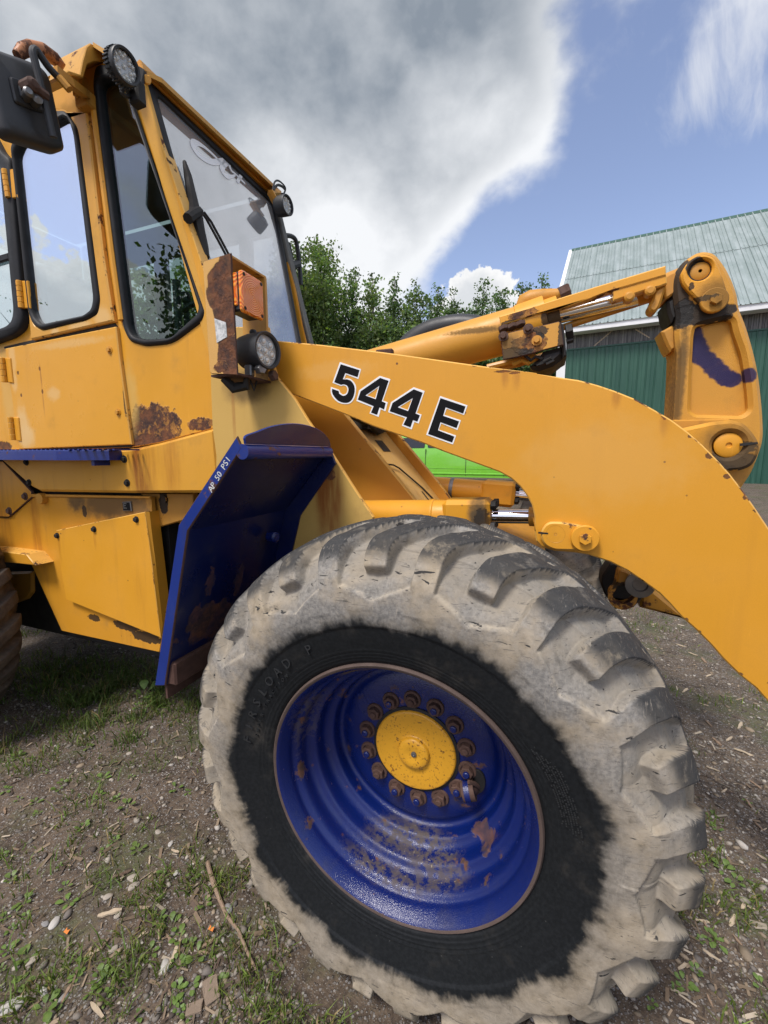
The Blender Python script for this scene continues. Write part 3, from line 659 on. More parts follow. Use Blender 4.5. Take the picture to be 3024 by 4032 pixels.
m.lathe((0, 0, HZ), P+Q[1:], 160, [1]*4+[0]*(len(Q)+4)); sub(m, 'rim', [m_blue, m_flange], 50)
m = MB(); pr = curve([(.122, .196), (.1225, .187), (.119, .1815), (.112, .180), (.085, .1785), (.052, .178), (.0475, .173), (.044, .1665), (.030, .163), (.010, .1655), (.0, .166)], 3)
m.lathe((0, 0, HZ), pr, 72); sub(m, 'hub_cap', m_cap, 60)
m = MB(); m.turned((.004, .164, HZ+.004), (0, -1, 0), [(.008, -.003), (.008, .003), (.003, .004), (0, .002)], 12); sub(m, 'grease_nipple', m_steel)
m = MB(); m.lathe((0, 0, HZ), [(.1225, .196), (.131, .196), (.131, .190), (.1225, .188)], 64); sub(m, 'hub_ring', m_dark)
for k in range(14):
    a = R(94-k*360/14); cx, cz = .155*math.cos(a), HZ+.155*math.sin(a)
    m = MB(); m.turned((cx, .196, cz), (0, -1, 0), [(.0265, 0), (.0265, .004), (.025, .007), (.0185, .007)], 20); tw = .3*k
    q6 = [(cx+.0185*math.cos(tw+i*math.pi/3), cz+.0185*math.sin(tw+i*math.pi/3)) for i in range(6)]; m.slab(q6, .174, .192, .002)
    m.turned((cx, .176, cz), (0, -1, 0), [(.0095, 0), (.0095, .007), (.007, .009), (0, .009)], 14, 1 if k % 3 else 0); sub(m, 'wheel_nut', [m_bolt, m_blue], 30)
hx, hz_ = .176, HZ-.062
m = MB(); m.slab(circ(.182, HZ-.050, .022, 20, .036), .190, .198, .001); sub(m, 'hand_hole', m_dark, 30)
m = MB(); m.tube([(.172, .205, HZ-.083), (.166, .178, HZ-.068), (.160, .166, HZ-.060)], [.019, .019, .0185], 14, 0); m.tube([(.146, .166, HZ-.072), (.178, .172, HZ-.062)], .026, 16, 0); m.tube([(.152, .1665, HZ-.070), (.166, .169, HZ-.066)], .0275, 16, 1)
m.tube([(.19, .20, HZ-.075), (.176, .170, HZ-.040), (.162, .160, HZ-.032)], .006, 6, 0); sub(m, 'valve_guard', [m_bolt, m_blue], 30)
# raised lettering on the sidewall
def ring_text(txt, r0, size, a0, step, name, y=-.034, mat=None, up=1):
    for i, ch in enumerate(txt):
        if ch == ' ': continue
        cu = bpy.data.curves.new('t', 'FONT'); cu.body = ch; cu.size = size; cu.align_x = 'CENTER'; cu.extrude = .0016; cu.resolution_u = 2; cu.offset = 0
        tmp = bpy.data.objects.new('t', cu); COL.objects.link(tmp); dg = bpy.context.evaluated_depsgraph_get(); me = bpy.data.meshes.new_from_object(tmp.evaluated_get(dg))
        bpy.data.objects.remove(tmp); bpy.data.curves.remove(cu)
        a = R(a0-i*step); rot = a-math.pi/2
        for v in me.vertices:
            x, z = v.co.x, v.co.y+r0; X = x*math.cos(rot)-z*math.sin(rot); Zz = x*math.sin(rot)+z*math.cos(rot)
            rr = math.hypot(X, Zz); v.co = (X, y-v.co.z, Zz)
        me.materials.clear(); me.materials.append(mat); o = bpy.data.objects.new(name, me); COL.objects.link(o); o.parent = W
m_let = plain('tyre_lettering', (.015, .017, .019), .5, 0, .2, 20, .1)
ring_text('FIRSLOAD P', .418, .036, 171, 5.6, 'sidewall_letter', -.0255, m_let)
ring_text('SUPER TRACTION', .401, .013, 168, 2.45, 'sidewall_letter', -.0205, m_let)
fp_ = MB(); rp_ = random.Random(4)
for row in range(7):
    a = 37-row*1.2; r_ = .398+row*.0055
    while a > 13-row*1.0:
        w_ = rp_.choice((.25, .4, .6)); 
        if rp_.random() < .8: a0, a1 = R(a), R(a-w_); fp_.add([((r_+d_)*math.cos(q_), -.0232-row*.0014, HZ+(r_+d_)*math.sin(q_)) for q_, d_ in ((a0, 0), (a1, 0), (a1, .0032), (a0, .0032))], [(0, 1, 2, 3)])
        a -= w_+.18
sub(fp_, 'fine_print', m_let, 0)['kind'] = 'stuff'
# the other three wheels
q = new_mat('shaded_muddy_tyre'); n1 = q.noise(q.co, 9, 7, .65); n2 = q.noise(q.co, 60, 5, .6)
m_tyre2 = finish(q, q.mix(q.ramp(n2, .3, .7, 0, .6), q.mix(q.ramp(n1, .35, .65), (.060, .046, .036), (.115, .088, .066)), (.045, .037, .031)), .95, bump=n2, bstr=.5, bdist=.004)  # muddy brown, darkened to put the rear wheels' shade into the colour
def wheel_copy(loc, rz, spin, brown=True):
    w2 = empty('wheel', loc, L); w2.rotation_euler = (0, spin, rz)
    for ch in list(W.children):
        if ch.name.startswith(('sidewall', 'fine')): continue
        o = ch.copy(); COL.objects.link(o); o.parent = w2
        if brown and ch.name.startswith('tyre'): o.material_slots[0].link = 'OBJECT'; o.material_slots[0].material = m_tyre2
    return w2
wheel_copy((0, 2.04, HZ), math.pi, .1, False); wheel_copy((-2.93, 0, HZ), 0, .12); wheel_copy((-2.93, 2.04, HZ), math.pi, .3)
m = MB(); m.tube([(0, .2, HZ), (0, 1.84, HZ)], .15, 20); m.box((-.32, .62, .42), (.32, 1.42, 1.15), bev=.02); m.turned((0, .36, HZ), (0, 1, 0), [(.24, -.05), (.24, .10), (.15, .14)], 24); m.build('front_axle', m_dark, L)
m = MB(); m.tube([(-2.93, .2, HZ), (-2.93, 1.84, HZ)], .15, 20); m.box((-3.1, .75, .45), (-2.5, 1.3, .95), bev=.02); m.build('rear_axle', m_dark, L)

# ---- boom arm with its number
AY = .54
m_arm = paint('boom_enamel', (.63, .292, .023), dirt=.18, streak=.12, specks=1.0, fade=.4, rough=.40, blobs=[('rust', c_, r_, .8, .9) for c_, r_ in zip([(0.18,0.54,1.812),(0.211,0.54,1.805),(0.085,0.54,1.835)]+[(0.628,0.54,1.656),(0.693,0.54,1.601),(0.744,0.54,1.547),(0.79,0.54,1.489),(0.835,0.54,1.432),(0.862,0.54,1.396)]+[(0.73,0.54,1.064),(0.649,0.54,1.137),(0.584,0.54,1.178),(0.764,0.54,1.031),(0.872,0.54,0.918)], ((.03, .05, .004), (.016, .05, .004), (.008, .05, .003), (.008, .05, .008), (.005, .05, .006), (.010, .05, .010), (.009, .05, .007), (.005, .05, .007), (.006, .05, .005), (.005, .05, .005), (.007, .05, .006), (.008, .05, .004), (.005, .05, .004), (.007, .05, .006)))]+[('stain', c_, (.012, .05, .035), .5, .5) for c_ in [(0.183,0.54,1.8),(0.217,0.54,1.792)]+[(0.631,0.54,1.64),(0.502,0.54,1.727)]]+[('fade', [(0.475,0.54,1.524)][0], (.22, .1, .12), .8, .18), ('fade', [(-0.434,0.54,1.857)][0], (.15, .1, .03), .8, .2)])
armO = [(-0.891,2.058),(-0.694,1.987)]+[(-0.489,1.953),(-0.236,1.905),(-0.042,1.865),(0.13,1.829),(0.276,1.796)]+[(0.267,1.8),(0.353,1.781),(0.396,1.772),(0.445,1.756),(0.494,1.736),(0.549,1.71),(0.605,1.674),(0.647,1.646),(0.689,1.611),(0.727,1.574),(0.765,1.532),(0.796,1.495),(0.827,1.453),(0.857,1.409),(0.893,1.353)]+[(0.965,1.241),(1.06,1.071),(1.159,0.866),(1.237,0.671),(1.243,0.548),(1.191,0.515),(1.11,0.631),(1.015,0.768)]+[(0.944,0.848),(0.912,0.884),(0.872,0.915),(0.827,0.959),(0.798,0.993),(0.756,1.035),(0.714,1.072),(0.683,1.107),(0.657,1.133),(0.61,1.167),(0.566,1.196),(0.517,1.219),(0.455,1.236),(0.414,1.24),(0.358,1.24),(0.318,1.25),(0.3,1.269),(0.294,1.3),(0.289,1.346)]+[(0.294,1.308),(0.29,1.353),(0.281,1.386),(0.264,1.417),(0.241,1.446),(0.212,1.471),(0.176,1.491),(0.134,1.506),(0.061,1.532),(-0.015,1.559),(-0.094,1.59),(-0.274,1.649),(-0.386,1.695),(-0.617,1.781)]+[(-0.858,1.822),(-0.969,1.948)]
m = MB(); m.slab(armO, AY, AY+.06, .004, edge=1); arm = m.build('boom_arm', [m_arm, m_edge], L, 20)
o = MB().slab([(x, z+.045) for x, z in armO], 1.44, 1.50, .004, edge=1).build('boom_arm', [m_arm, m_edge], L, 20)
m_num = plain('number_black', (.006, .006, .007), .6, 0, .15, 9, .05, **{'Specular IOR Level': .12}); m_numw = plain('number_white', (.78, .79, .79), .5, 0, .1, 9, .05)
def digit(out, inn, oh=(), ih=()):
    a = MB().slab(out, AY-.0012, AY+.002, .0003, holes=oh); a.build('number_outline', m_numw, arm, 0)
    b = MB().slab(inn, AY-.0022, AY+.001, .0003, holes=ih); b.build('number_fill', m_num, arm, 0)
arc = lambda pts, k=4: curve(pts, k)
f_o = [(-0.406,1.884),(-0.321,1.853),(-0.332,1.819),(-0.381,1.838),(-0.389,1.823)]+arc([(-0.377,1.825),(-0.359,1.818),(-0.343,1.798),(-0.342,1.777),(-0.349,1.752),(-0.366,1.735),(-0.391,1.733),(-0.417,1.741),(-0.438,1.76),(-0.446,1.779),(-0.445,1.798)])+[(-0.41,1.785)]+arc([(-0.406,1.775),(-0.395,1.768),(-0.382,1.772),(-0.377,1.784),(-0.381,1.795),(-0.392,1.8),(-0.402,1.798)])+[(-0.438,1.812)]
f_i = [(-0.402,1.876),(-0.327,1.85),(-0.335,1.826),(-0.384,1.844),(-0.395,1.822)]+arc([(-0.377,1.821),(-0.361,1.814),(-0.349,1.797),(-0.347,1.778),(-0.354,1.755),(-0.369,1.74),(-0.391,1.738),(-0.414,1.746),(-0.432,1.763),(-0.44,1.779),(-0.439,1.791)])+[(-0.412,1.781)]+arc([(-0.41,1.771),(-0.393,1.763),(-0.378,1.769),(-0.372,1.784),(-0.377,1.798),(-0.39,1.804),(-0.402,1.803)])+[(-0.43,1.814)]
digit(f_o, f_i)
for dx, dy in ((0, 0), (341, 117)):
    pass
digit([(-0.249,1.825),(-0.208,1.811),(-0.236,1.739),(-0.218,1.732),(-0.227,1.701),(-0.245,1.709),(-0.253,1.682),(-0.289,1.696),(-0.279,1.718),(-0.341,1.742),(-0.33,1.779)], [(-0.247,1.818),(-0.215,1.806),(-0.241,1.737),(-0.226,1.73),(-0.232,1.708),(-0.25,1.716),(-0.259,1.69),(-0.283,1.699),(-0.272,1.721),(-0.335,1.747),(-0.323,1.776)],
    [[(-0.255,1.785),(-0.267,1.749),(-0.298,1.76)]], [[(-0.25,1.791),(-0.264,1.745),(-0.305,1.76)]])
digit([(-0.123,1.779),(-0.083,1.764),(-0.11,1.692),(-0.093,1.685),(-0.103,1.655),(-0.119,1.661),(-0.128,1.635),(-0.165,1.649),(-0.153,1.675),(-0.217,1.698),(-0.206,1.732)], [(-0.122,1.772),(-0.09,1.759),(-0.115,1.69),(-0.099,1.683),(-0.108,1.662),(-0.124,1.668),(-0.133,1.643),(-0.159,1.653),(-0.146,1.678),(-0.211,1.701),(-0.2,1.729)],
    [[(-0.129,1.738),(-0.144,1.703),(-0.173,1.714)]], [[(-0.125,1.743),(-0.142,1.699),(-0.181,1.714)]])
digit([(-0.029,1.745),(0.065,1.71),(0.054,1.679),(-0.005,1.702),(-0.013,1.682),(0.044,1.662),(0.033,1.63),(-0.023,1.653),(-0.031,1.633),(0.029,1.612),(0.019,1.582),(-0.076,1.616)], [(-0.027,1.738),(0.058,1.707),(0.051,1.684),(-0.009,1.707),(-0.017,1.679),(0.038,1.659),(0.03,1.637),(-0.026,1.658),(-0.034,1.631),(0.023,1.609),(0.016,1.589),(-0.069,1.619)])
kp = rounded([(0.31,1.301),(0.33,1.336),(0.372,1.338),(0.462,1.326),(0.48,1.293),(0.467,1.256),(0.436,1.252),(0.353,1.247),(0.322,1.263)], .05)
m_kp = paint('pin_keeper_enamel', YEL, edge=.12, dirt=.25); m = MB(); m.slab(kp, AY-.020, AY-.001, .005, edge=1); keep = m.build('pin_keeper', [m_kp, m_edge], L)
c0 = [(0.357,0.52,1.299)][0]; c1 = [(0.441,0.52,1.293)][0]
m = MB(); m.turned((c0[0], .5205, c0[2]), (0, -1, 0), [(.028, .0), (.028, .001), (.019, -.004), (.007, -.004), (.005, .001), (0, .0)], 28); m.build('pin_end', m_yeld, keep)
m = MB(); m.slab([(c0[0]-.052, c0[2]-.002), (c0[0]-.022, c0[2]-.002), (c0[0]-.022, c0[2]+.003), (c0[0]-.052, c0[2]+.004)], .5192, .522, .0002); m.build('pin_slot', m_dark, keep, 0)
m = MB(); m.turned((c1[0], .520, c1[2]), (0, -1, 0), [(.041, 0), (.041, .010), (.038, .013), (.012, .013)], 32); m.hexbolt((c1[0], .507, c1[2]), (0, -1, 0), .0185, .014); m.build('keeper_bolt', m_kp, keep, 25)

# ---- front frame: light tower, inner plates, cover
m_tow = paint('tower_faded', (.53, .335, .085), dirt=.3, fade=.6, streak=.2, rough=.55, blobs=[('grime_and_shade', [(-0.789,0.49,1.81)][0], (.10, .05, .06), .3, .8), ('stain', [(-0.434,0.49,1.39)][0], (.05, .05, .17), .5, 1), ('stain', [(-0.465,0.49,1.427)][0], (.022, .05, .1), .5, .8), ('flake', [(-0.438,0.49,1.475)][0], (.032, .05, .022), .5, 1), ('rust', [(-0.456,0.49,1.493)][0], (.014, .05, .024), .5, 1), ('stain', [(-0.858,0.49,1.709)][0], (.008, .05, .12), .3, .5)])  # dark blob below the light housing is its shade, painted into the enamel
tw = [(-0.951,2.05),(-0.681,2.022),(-0.664,1.892),(-0.649,1.84)]+[(-0.571,1.754),(-0.518,1.676),(-0.42,1.552),(-0.317,1.408),(-0.255,1.324)]+[(-0.304,1.213),(-0.482,1.116),(-0.631,1.054),(-0.753,0.84),(-0.981,0.719)]+[(-0.962,1.509),(-0.959,1.542),(-0.971,1.655),(-0.967,1.829)]
m = MB(); m.slab(tw, .49, .505, .003, edge=1); tower = m.build('light_tower', [m_tow, m_edge], L, 20)
m_in = paint('inner_frame_enamel', (.54, .245, .026), dirt=.3, streak=.3)
p2 = [(-0.787,1.867),(-0.606,1.848),(-0.485,1.715),(-0.182,1.371),(-0.097,1.257),(-0.138,1.196),(-0.653,1.157),(-0.805,1.389)]
m = MB(); m.slab(p2, .74, .77, .004, edge=1); m.build('frame_plate', [m_in, m_edge], L, 20)
m = MB(); m.slab([(x, z) for x, z in p2], 1.27, 1.30, .004, edge=1); m.build('frame_plate', [m_in, m_edge], L, 20)
e0, e1, e2 = [(-0.528,0.77,1.748),(-0.192,0.77,1.368),(-0.1,0.77,1.252)]
m_cov = paint('frame_cover_dusty', (.60, .36, .10), dirt=.6, fade=.8, streak=.5, blobs=[('grime_and_shade', [(-0.434,0.95,1.663)][0], (.10, .2, .05), .6, .7)])
m = MB(); u = (Vector(e2)-Vector(e0)); nn = Vector((u.z, 0, -u.x)).normalized()
if nn.z < 0: nn = -nn
a_ = Vector(e0)-nn*.035; b_ = Vector(e2)-nn*.035
m.add([a_, b_, (b_.x, 1.27, b_.z), (a_.x, 1.27, a_.z), a_-nn*.01, b_-nn*.01, Vector((b_.x, 1.27, b_.z))-nn*.01, Vector((a_.x, 1.27, a_.z))-nn*.01], [(0, 1, 2, 3), (7, 6, 5, 4), (0, 4, 5, 1), (1, 5, 6, 2), (2, 6, 7, 3), (3, 7, 4, 0)])
cov = m.build('frame_cover', m_cov, L, 0)
def on_cov(t, y, h=0.0): q_ = a_.lerp(b_, t); return Vector((q_.x, y, q_.z))+nn*h
m = MB(); m.tube([on_cov(.45, .86, .006), on_cov(.47, .95, .012), on_cov(.50, 1.0, .010), on_cov(.70, 1.12, .006), on_cov(.90, 1.17, .006)], .004, 6); m.build('wire', m_dark, cov)
m = MB(); m.add([on_cov(.22, 1.0, .002), on_cov(.33, 1.0, .002), on_cov(.33, 1.10, .002), on_cov(.22, 1.10, .002)], [(0, 1, 2, 3)]); m.add([on_cov(.72, 1.08, .002), on_cov(.95, 1.08, .002), on_cov(.95, 1.095, .002), on_cov(.72, 1.095, .002)], [(0, 1, 2, 3)]); m.build('cover_slot', m_dark, cov, 0)
m = MB(); m.tube([on_cov(.02, .8, .04), on_cov(.10, .9, .05), on_cov(.16, 1.05, .03), on_cov(.1, 1.25, .05)], .025, 8); m.tube([on_cov(.0, .85, .07), on_cov(.05, 1.1, .09), on_cov(.08, 1.26, .02)], .018, 8); m.box(on_cov(.08, .95, .0)-Vector((.03, .03, .02)), on_cov(.08, 1.1, .0)+Vector((.06, .06, .05))); m.build('hose_bundle', m_dark, L)
m = MB(); m.box((-.62, .52, .55), (.30, 1.52, 1.0), bev=.02); m.slab([(-0.787,1.064),(0.012,1.29),(0.3,1.197),(0.38,0.947),(-0.641,0.804)], .80, 1.24, .01); m.build('front_frame', m_yeld, L)
# the loader linkage seen under the boom
m_lnk = paint('linkage_greasy', (.48, .235, .03), dirt=.9, streak=.5, edge=.35, blobs=[('black', [(0.605,0.9,1.071)][0], (.05, .2, .02), .8, .9)])
hole = circ(*[(0.603,1.031)][0], .042, 20)
m = MB(); m.slab(rounded([(0.586,1.137),(0.62,1.125),(0.666,1.066),(0.639,1.016),(0.605,0.995),(0.572,1.012),(0.562,1.037),(0.578,1.066)], .02), .80, .86, .006, holes=[hole], edge=0); m.build('coupler_lug', m_lnk, L)
m = MB(); m.slab([(0.568,1.128),(0.615,1.135),(0.711,1.04),(0.659,0.962),(0.599,0.948),(0.557,1.005),(0.543,1.042),(0.545,1.079)], .90, 1.0, .006); m.build('coupler_beam', m_dark, L)
m = MB(); m.slab([(0.691,1.005),(0.729,1.027),(0.855,0.916),(0.832,0.925),(0.692,0.949)], .95, 1.4, .01); m.build('coupler_beam', m_lnk, L)
cw = [(0.649,0.78,1.092)][0]; m = MB(); m.turned(cw, (0, -1, 0), [(.047, 0), (.047, .012), (.025, .014), (.022, .006), (0, .006)], 24); m.build('washer', m_steel, L)

# ---- lift cylinders
def cyl_part(name, a, b, prof, mat, parent, n=28):
    a, b = Vector(a), Vector(b); ln = (b-a).length; m = MB(); m.turned(a, b-a, [(r, t*ln) for r, t in prof], n); return m.build(name, mat, parent, 40)
m_cyl = paint('cylinder_enamel', YEL, dirt=.45, streak=.1, blobs=[('grime_and_shade', [(0.1,0.63,1.336)][0], (.035, .1, .07), .4, 1), ('black', [(0.114,0.63,1.317)][0], (.03, .1, .05), .5, .8)])
def lift(y, o):
    A0, A1 = Vector((-.62, y, 1.395)), Vector((.12, y, 1.302))
    A1 = Vector((o[0], y, o[1])); A0 = Vector((o[2], y, o[3])); d = (A1-A0).normalized(); Bp = A1+d*.36
    root = cyl_part('lift_cylinder', A0, A1, [(0, 0), (.062, 0), (.062, .74), (.066, .75), (.066, .76), (.062, .765), (.062, 1), (0, 1)], m_cyl, L)
    m = MB(); rot = Vector((1, 0, 0)).rotation_difference(d).to_matrix(); c = A1-d*.055
    m.box(c-Vector((.085, .072, .062)), c+Vector((.085, .072, .066)), rot=rot, bev=.016); m.build('cylinder_gland', m_cyl, root)
    for dy in (-.045, .0, .045):
        for dz in (.045, -.03):
            p_ = A1+d*.026+Vector((0, dy, dz)); m = MB(); m.hexbolt(p_, d, .0165, .022); m.build('gland_bolt', m_dark, root, 25)
    cyl_part('cylinder_rod', A1, A1+d*.26, [(.026, 0), (.026, 1)], m_chrome, root)
    m = MB(); m.turned(A1+d*.155, d, [(.024, 0), (.034, .004), (.036, .04), (.046, .06), (.05, .12), (.05, .2), (0, .2)], 24); m.build('rod_eye', m_yeld, root)
    m = MB(); m.turned(A0.lerp(A1, .32), d, [(.0635, 0), (.0640, .004), (.0640, .016), (.0635, .02)], 28); m.build('hose_clamp', m_steel, root)
    return A1
b0 = [(0.113,0.66,1.318)][0]; b1 = [(-0.553,0.66,1.278)][0]
lift(.66, (b0[0], b0[2]+.006, b1[0]-.1, b1[2]+.010))
b0 = [(0.147,1.38,1.341)][0]; b1 = [(-0.312,1.38,1.366)][0]
lift(1.38, (b0[0], b0[2], b1[0], b1[2]))

# ---- tilt cylinder
YT = 1.0
m_tilt = paint('tilt_cylinder_enamel', (.57, .28, .034), dirt=.35, streak=.1, blobs=[('grime_and_shade', [(0.029,0.93,2.048)][0], (.12, .1, .012), .7, .8)])
t0 = [(-0.419,1.0,1.954)][0]; t1 = [(0.182,1.0,2.06)][0]; t2 = [(0.659,1.0,2.149)][0]
tc = cyl_part('tilt_cylinder', Vector(t0)-(Vector(t1)-Vector(t0))*.35, t1, [(0, 0), (.088, 0), (.088, 1), (0, 1)], m_tilt, L, 40)
dT = (Vector(t1)-Vector(t0)).normalized()
t3 = [(0.335,1.0,2.096)][0]
cyl_part('cylinder_head', t1, Vector(t3), [(.088, 0), (.092, .02), (.092, .70), (.075, .72), (.075, 1), (0, 1)], paint('tilt_head', YEL, dirt=.8, blobs=[('black', [(0.315,0.93,2.071)][0], (.04, .1, .06), .5, .9)]), tc, 36)
cyl_part('cylinder_rod', Vector(t3), [(0.636,1.0,2.138)][0], [(.031, 0), (.031, 1)], m_chrome, tc, 28)
m_bar = paint('guide_bar_enamel', YEL, dirt=.25, streak=.2, edge=.03, blobs=[('flake', [(0.204,0.9,2.089)][0], (.055, .05, .03), .6, 1), ('black', [(0.168,0.9,2.058)][0], (.05, .05, .012), .6, .9)])
m = MB(); m.slab([(0.115,2.089),(0.234,2.11),(0.458,2.155)]+[(0.669,2.194),(0.673,2.162),(0.507,2.133),(0.333,2.094)]+[(0.46,2.118),(0.235,2.077),(0.122,2.053)], .90, .945, .004, edge=1); m.build('guide_bar', [m_bar, m_edge], tc, 20)
m = MB(); m.slab([(0.508,2.135),(0.675,2.165),(0.679,2.136),(0.657,2.129),(0.62,2.124),(0.515,2.099)], .905, .95, .004, edge=1); m.build('guide_block', [m_bar, m_edge], tc, 20)
m = MB(); m.slab(rounded([(0.645,2.124),(0.681,2.14),(0.676,2.107),(0.665,2.062),(0.651,2.048),(0.635,2.055),(0.63,2.071),(0.64,2.091)], .015), .92, .98, .008); m.build('guide_claw', m_yeld, tc)
for a in ((560,738),(725,692)):
    pass
for c_ in [(0.565,0.9,2.105),(0.628,0.9,2.117)]:
    m = MB(); m.turned(c_, (0, -1, 0), [(.017, -.03), (.017, .004), (.010, .009), (0, .009)], 14); m.build('guide_bolt', m_yeld, tc)
m = MB(); m.turned([(0.595,1.0,2.14)][0], dT, [(.034, 0), (.040, .01), (.044, .10), (.05, .15), (.05, .20), (0, .20)], 24); m.slab(rounded([(0.672,2.172),(0.713,2.189),(0.724,2.123),(0.683,2.09)], .02), .94, 1.06, .006); m.build('rod_end', m_yeld, tc)
m = MB(); m.turned([(0.333,1.02,2.05)][0], (Vector([(0.616,1.02,2.117)][0])-Vector([(0.333,1.02,2.05)][0])), [(.013, 0), (.013, .36)], 14); m.build('oil_pipe', m_yeld, tc)
m = MB(); m.tube([Vector(q_) for q_ in [(0.195,1.02,2.149),(0.203,1.02,2.168),(0.227,1.02,2.177),(0.273,1.02,2.179),(0.325,1.02,2.181),(0.34,1.02,2.184)]], [.03, .036, .036, .032, .024, .024], 16); m.build('hose_elbow', m_yeld, tc)
m = MB(); m.hexbolt([(0.324,1.02,2.178)][0], Vector([(0.34,1.02,2.184)][0])-Vector([(0.324,1.02,2.178)][0]), .03, .05); m.build('hose_nut', m_bolt, tc, 25)
m_val = paint('valve_box_rusty', (.55, .275, .04), dirt=.5, edge=.06, specks=.8, blobs=[('black', [(0.254,0.88,1.983)][0], (.035, .06, .03), .9, .95), ('black', [(0.272,0.88,2.012)][0], (.03, .06, .018), .9, .9), ('flake', [(0.23,0.88,1.968)][0], (.06, .06, .04), .8, 1), ('black', [(0.163,0.88,1.931)][0], (.09, .06, .03), .6, .95), ('grime_and_shade', [(0.15,0.88,1.961)][0], (.06, .06, .05), .8, .8), ('black', [(0.348,0.88,1.982)][0], (.012, .06, .12), .6, .9)])
m = MB(); m.slab([(0.125,2.01),(0.162,2.02),(0.219,2.028),(0.252,2.029),(0.335,2.042),(0.343,2.037),(0.357,1.955),(0.286,1.942),(0.253,1.934),(0.192,1.924),(0.139,1.918)], .88, .892, .003, edge=1); vb = m.build('valve_bracket', [m_val, m_rusty], tc, 20)
m = MB(); m.slab([(0.286,1.945),(0.356,1.958),(0.367,1.922),(0.348,1.904),(0.324,1.886),(0.273,1.871),(0.25,1.877),(0.238,1.892),(0.26,1.91)], .90, 1.08, .02); m.slab([(0.339,2.043),(0.353,2.033),(0.37,1.919),(0.357,1.911)], .895, 1.08, .006); m.build('valve_body', m_dark, tc)
m = MB()
for pts, r_ in (([(0.072,0.93,1.903),(0.124,0.93,1.912),(0.171,0.93,1.92),(0.212,0.93,1.929),(0.258,0.93,1.934)], .013), ([(0.079,0.95,1.897),(0.137,0.95,1.905),(0.194,0.95,1.912),(0.24,0.95,1.925),(0.286,0.95,1.936)], .013), ([(0.173,0.92,1.903),(0.207,0.92,1.918),(0.231,0.92,1.905),(0.27,0.92,1.925)], .009)): m.tube(pts, r_, 8)
m.build('oil_pipe', m_yeld, tc)
m = MB(); m.tube([(0.288,0.9,1.902),(0.315,0.9,1.915),(0.326,0.9,1.905),(0.299,0.9,1.893)], .006, 6); m.tube([(0.219,0.9,1.931),(0.243,0.9,1.912),(0.259,0.9,1.925),(0.285,0.9,1.914)], .006, 6); m.tube([(0.091,1.0,1.929),(0.095,1.0,1.915)], .02, 8); m.build('hydraulic_hose', m_dark, tc)
for c_, mt in zip([(0.137,0.88,2.006),(0.228,0.88,2.025),(0.261,0.88,1.979)], (m_bolt, m_bolt, m_yeld)):
    m = MB(); m.hexbolt(c_, (0, -1, 0), .012, .018, washer=.019); m.build('bracket_bolt', mt, vb, 25)
for c_ in [(0.164,0.9,2.055),(0.194,0.9,2.061),(0.131,0.9,2.051)]:
    m = MB(); m.hexbolt(Vector(c_), (.3, -.2, -1), .02, .02); m.build('clamp_bolt', m_bolt, tc, 25)
m = MB(); m.hexbolt([(0.358,0.95,2.015)][0], (1, 0, .2), .03, .03); m.hexbolt([(0.362,0.95,1.981)][0], (1, 0, .2), .012, .03); m.build('plug', m_dark, tc, 25)
m = MB(); hp = [(-0.467,1.5,2.164),(-0.391,1.5,2.212),(-0.296,1.5,2.242),(-0.183,1.5,2.25),(-0.083,1.5,2.235),(0.015,1.5,2.197)]
m.tube(curve(hp, 4), .055, 14); m.build('hydraulic_hose', m_blk, L)
m = MB(); m.box(Vector([(-0.415,0.9,2.003)][0])+Vector((0, 0, -.03)), Vector([(-0.333,0.9,2.008)][0])+Vector((0, .1, .0)), bev=.006); m.build('stop_block', m_rusty, L)

# ---- bellcrank
YB = .93
bc = curve([(0.74,2.22),(0.765,2.233),(0.79,2.234),(0.818,2.22),(0.847,2.18),(0.871,2.134),(0.891,2.082),(0.901,2.038),(0.925,1.979),(0.952,1.899),(0.975,1.815),(0.994,1.716),(1.005,1.642),(1.008,1.601),(1.004,1.561),(0.988,1.489),(0.971,1.447)], 4)+[(0.929,1.356),(0.871,1.407),(0.743,1.647),(0.742,1.679),(0.739,1.805),(0.734,1.908),(0.728,1.928),(0.721,1.975)]+curve([(0.722,2.03),(0.709,2.091),(0.703,2.131),(0.705,2.17),(0.72,2.202),(0.74,2.22)], 3)[:-1]
pk = rounded([(0.779,1.964),(0.783,1.993),(0.881,2.01),(0.893,1.963),(0.923,1.887),(0.949,1.768),(0.959,1.7),(0.941,1.681),(0.807,1.69),(0.791,1.704),(0.783,1.853)], .03)
m_bc = paint('bellcrank_cast', (.565, .275, .034), dirt=.6, streak=.15, edge=.0, bump=1.2, blobs=[('grime_and_shade', [(0.75,0.93,1.804)][0], (.015, .2, .2), .6, .8), ('black', [(0.723,0.93,2.109)][0], (.035, .2, .12), .4, .95), ('black', [(0.742,0.93,2.037)][0], (.03, .2, .05), .5, .95), ('black', [(0.795,0.93,2.031)][0], (.10, .2, .035), .4, .97), ('blue', [(0.948,0.93,1.816)][0], (.022, .1, .024), .3, .95), ('black', [(0.868,0.93,2.013)][0], (.016, .1, .01), .6, .9)])
m = MB(); m.slab(bc, YB, YB+.15, .012, holes=[pk]); bell = m.build('bellcrank', m_bc, L, 40)
bl = [('blue', c_, r_, .35, .97) for c_, r_ in zip([(0.792,0.95,1.958),(0.801,0.95,1.927),(0.812,0.95,1.9),(0.833,0.95,1.879),(0.853,0.95,1.857),(0.874,0.95,1.835),(0.895,0.95,1.816),(0.913,0.95,1.808)], ((.022, .1, .05), (.028, .1, .04), (.032, .1, .035), (.032, .1, .03), (.033, .1, .03), (.034, .1, .028), (.034, .1, .026), (.028, .1, .026)))]
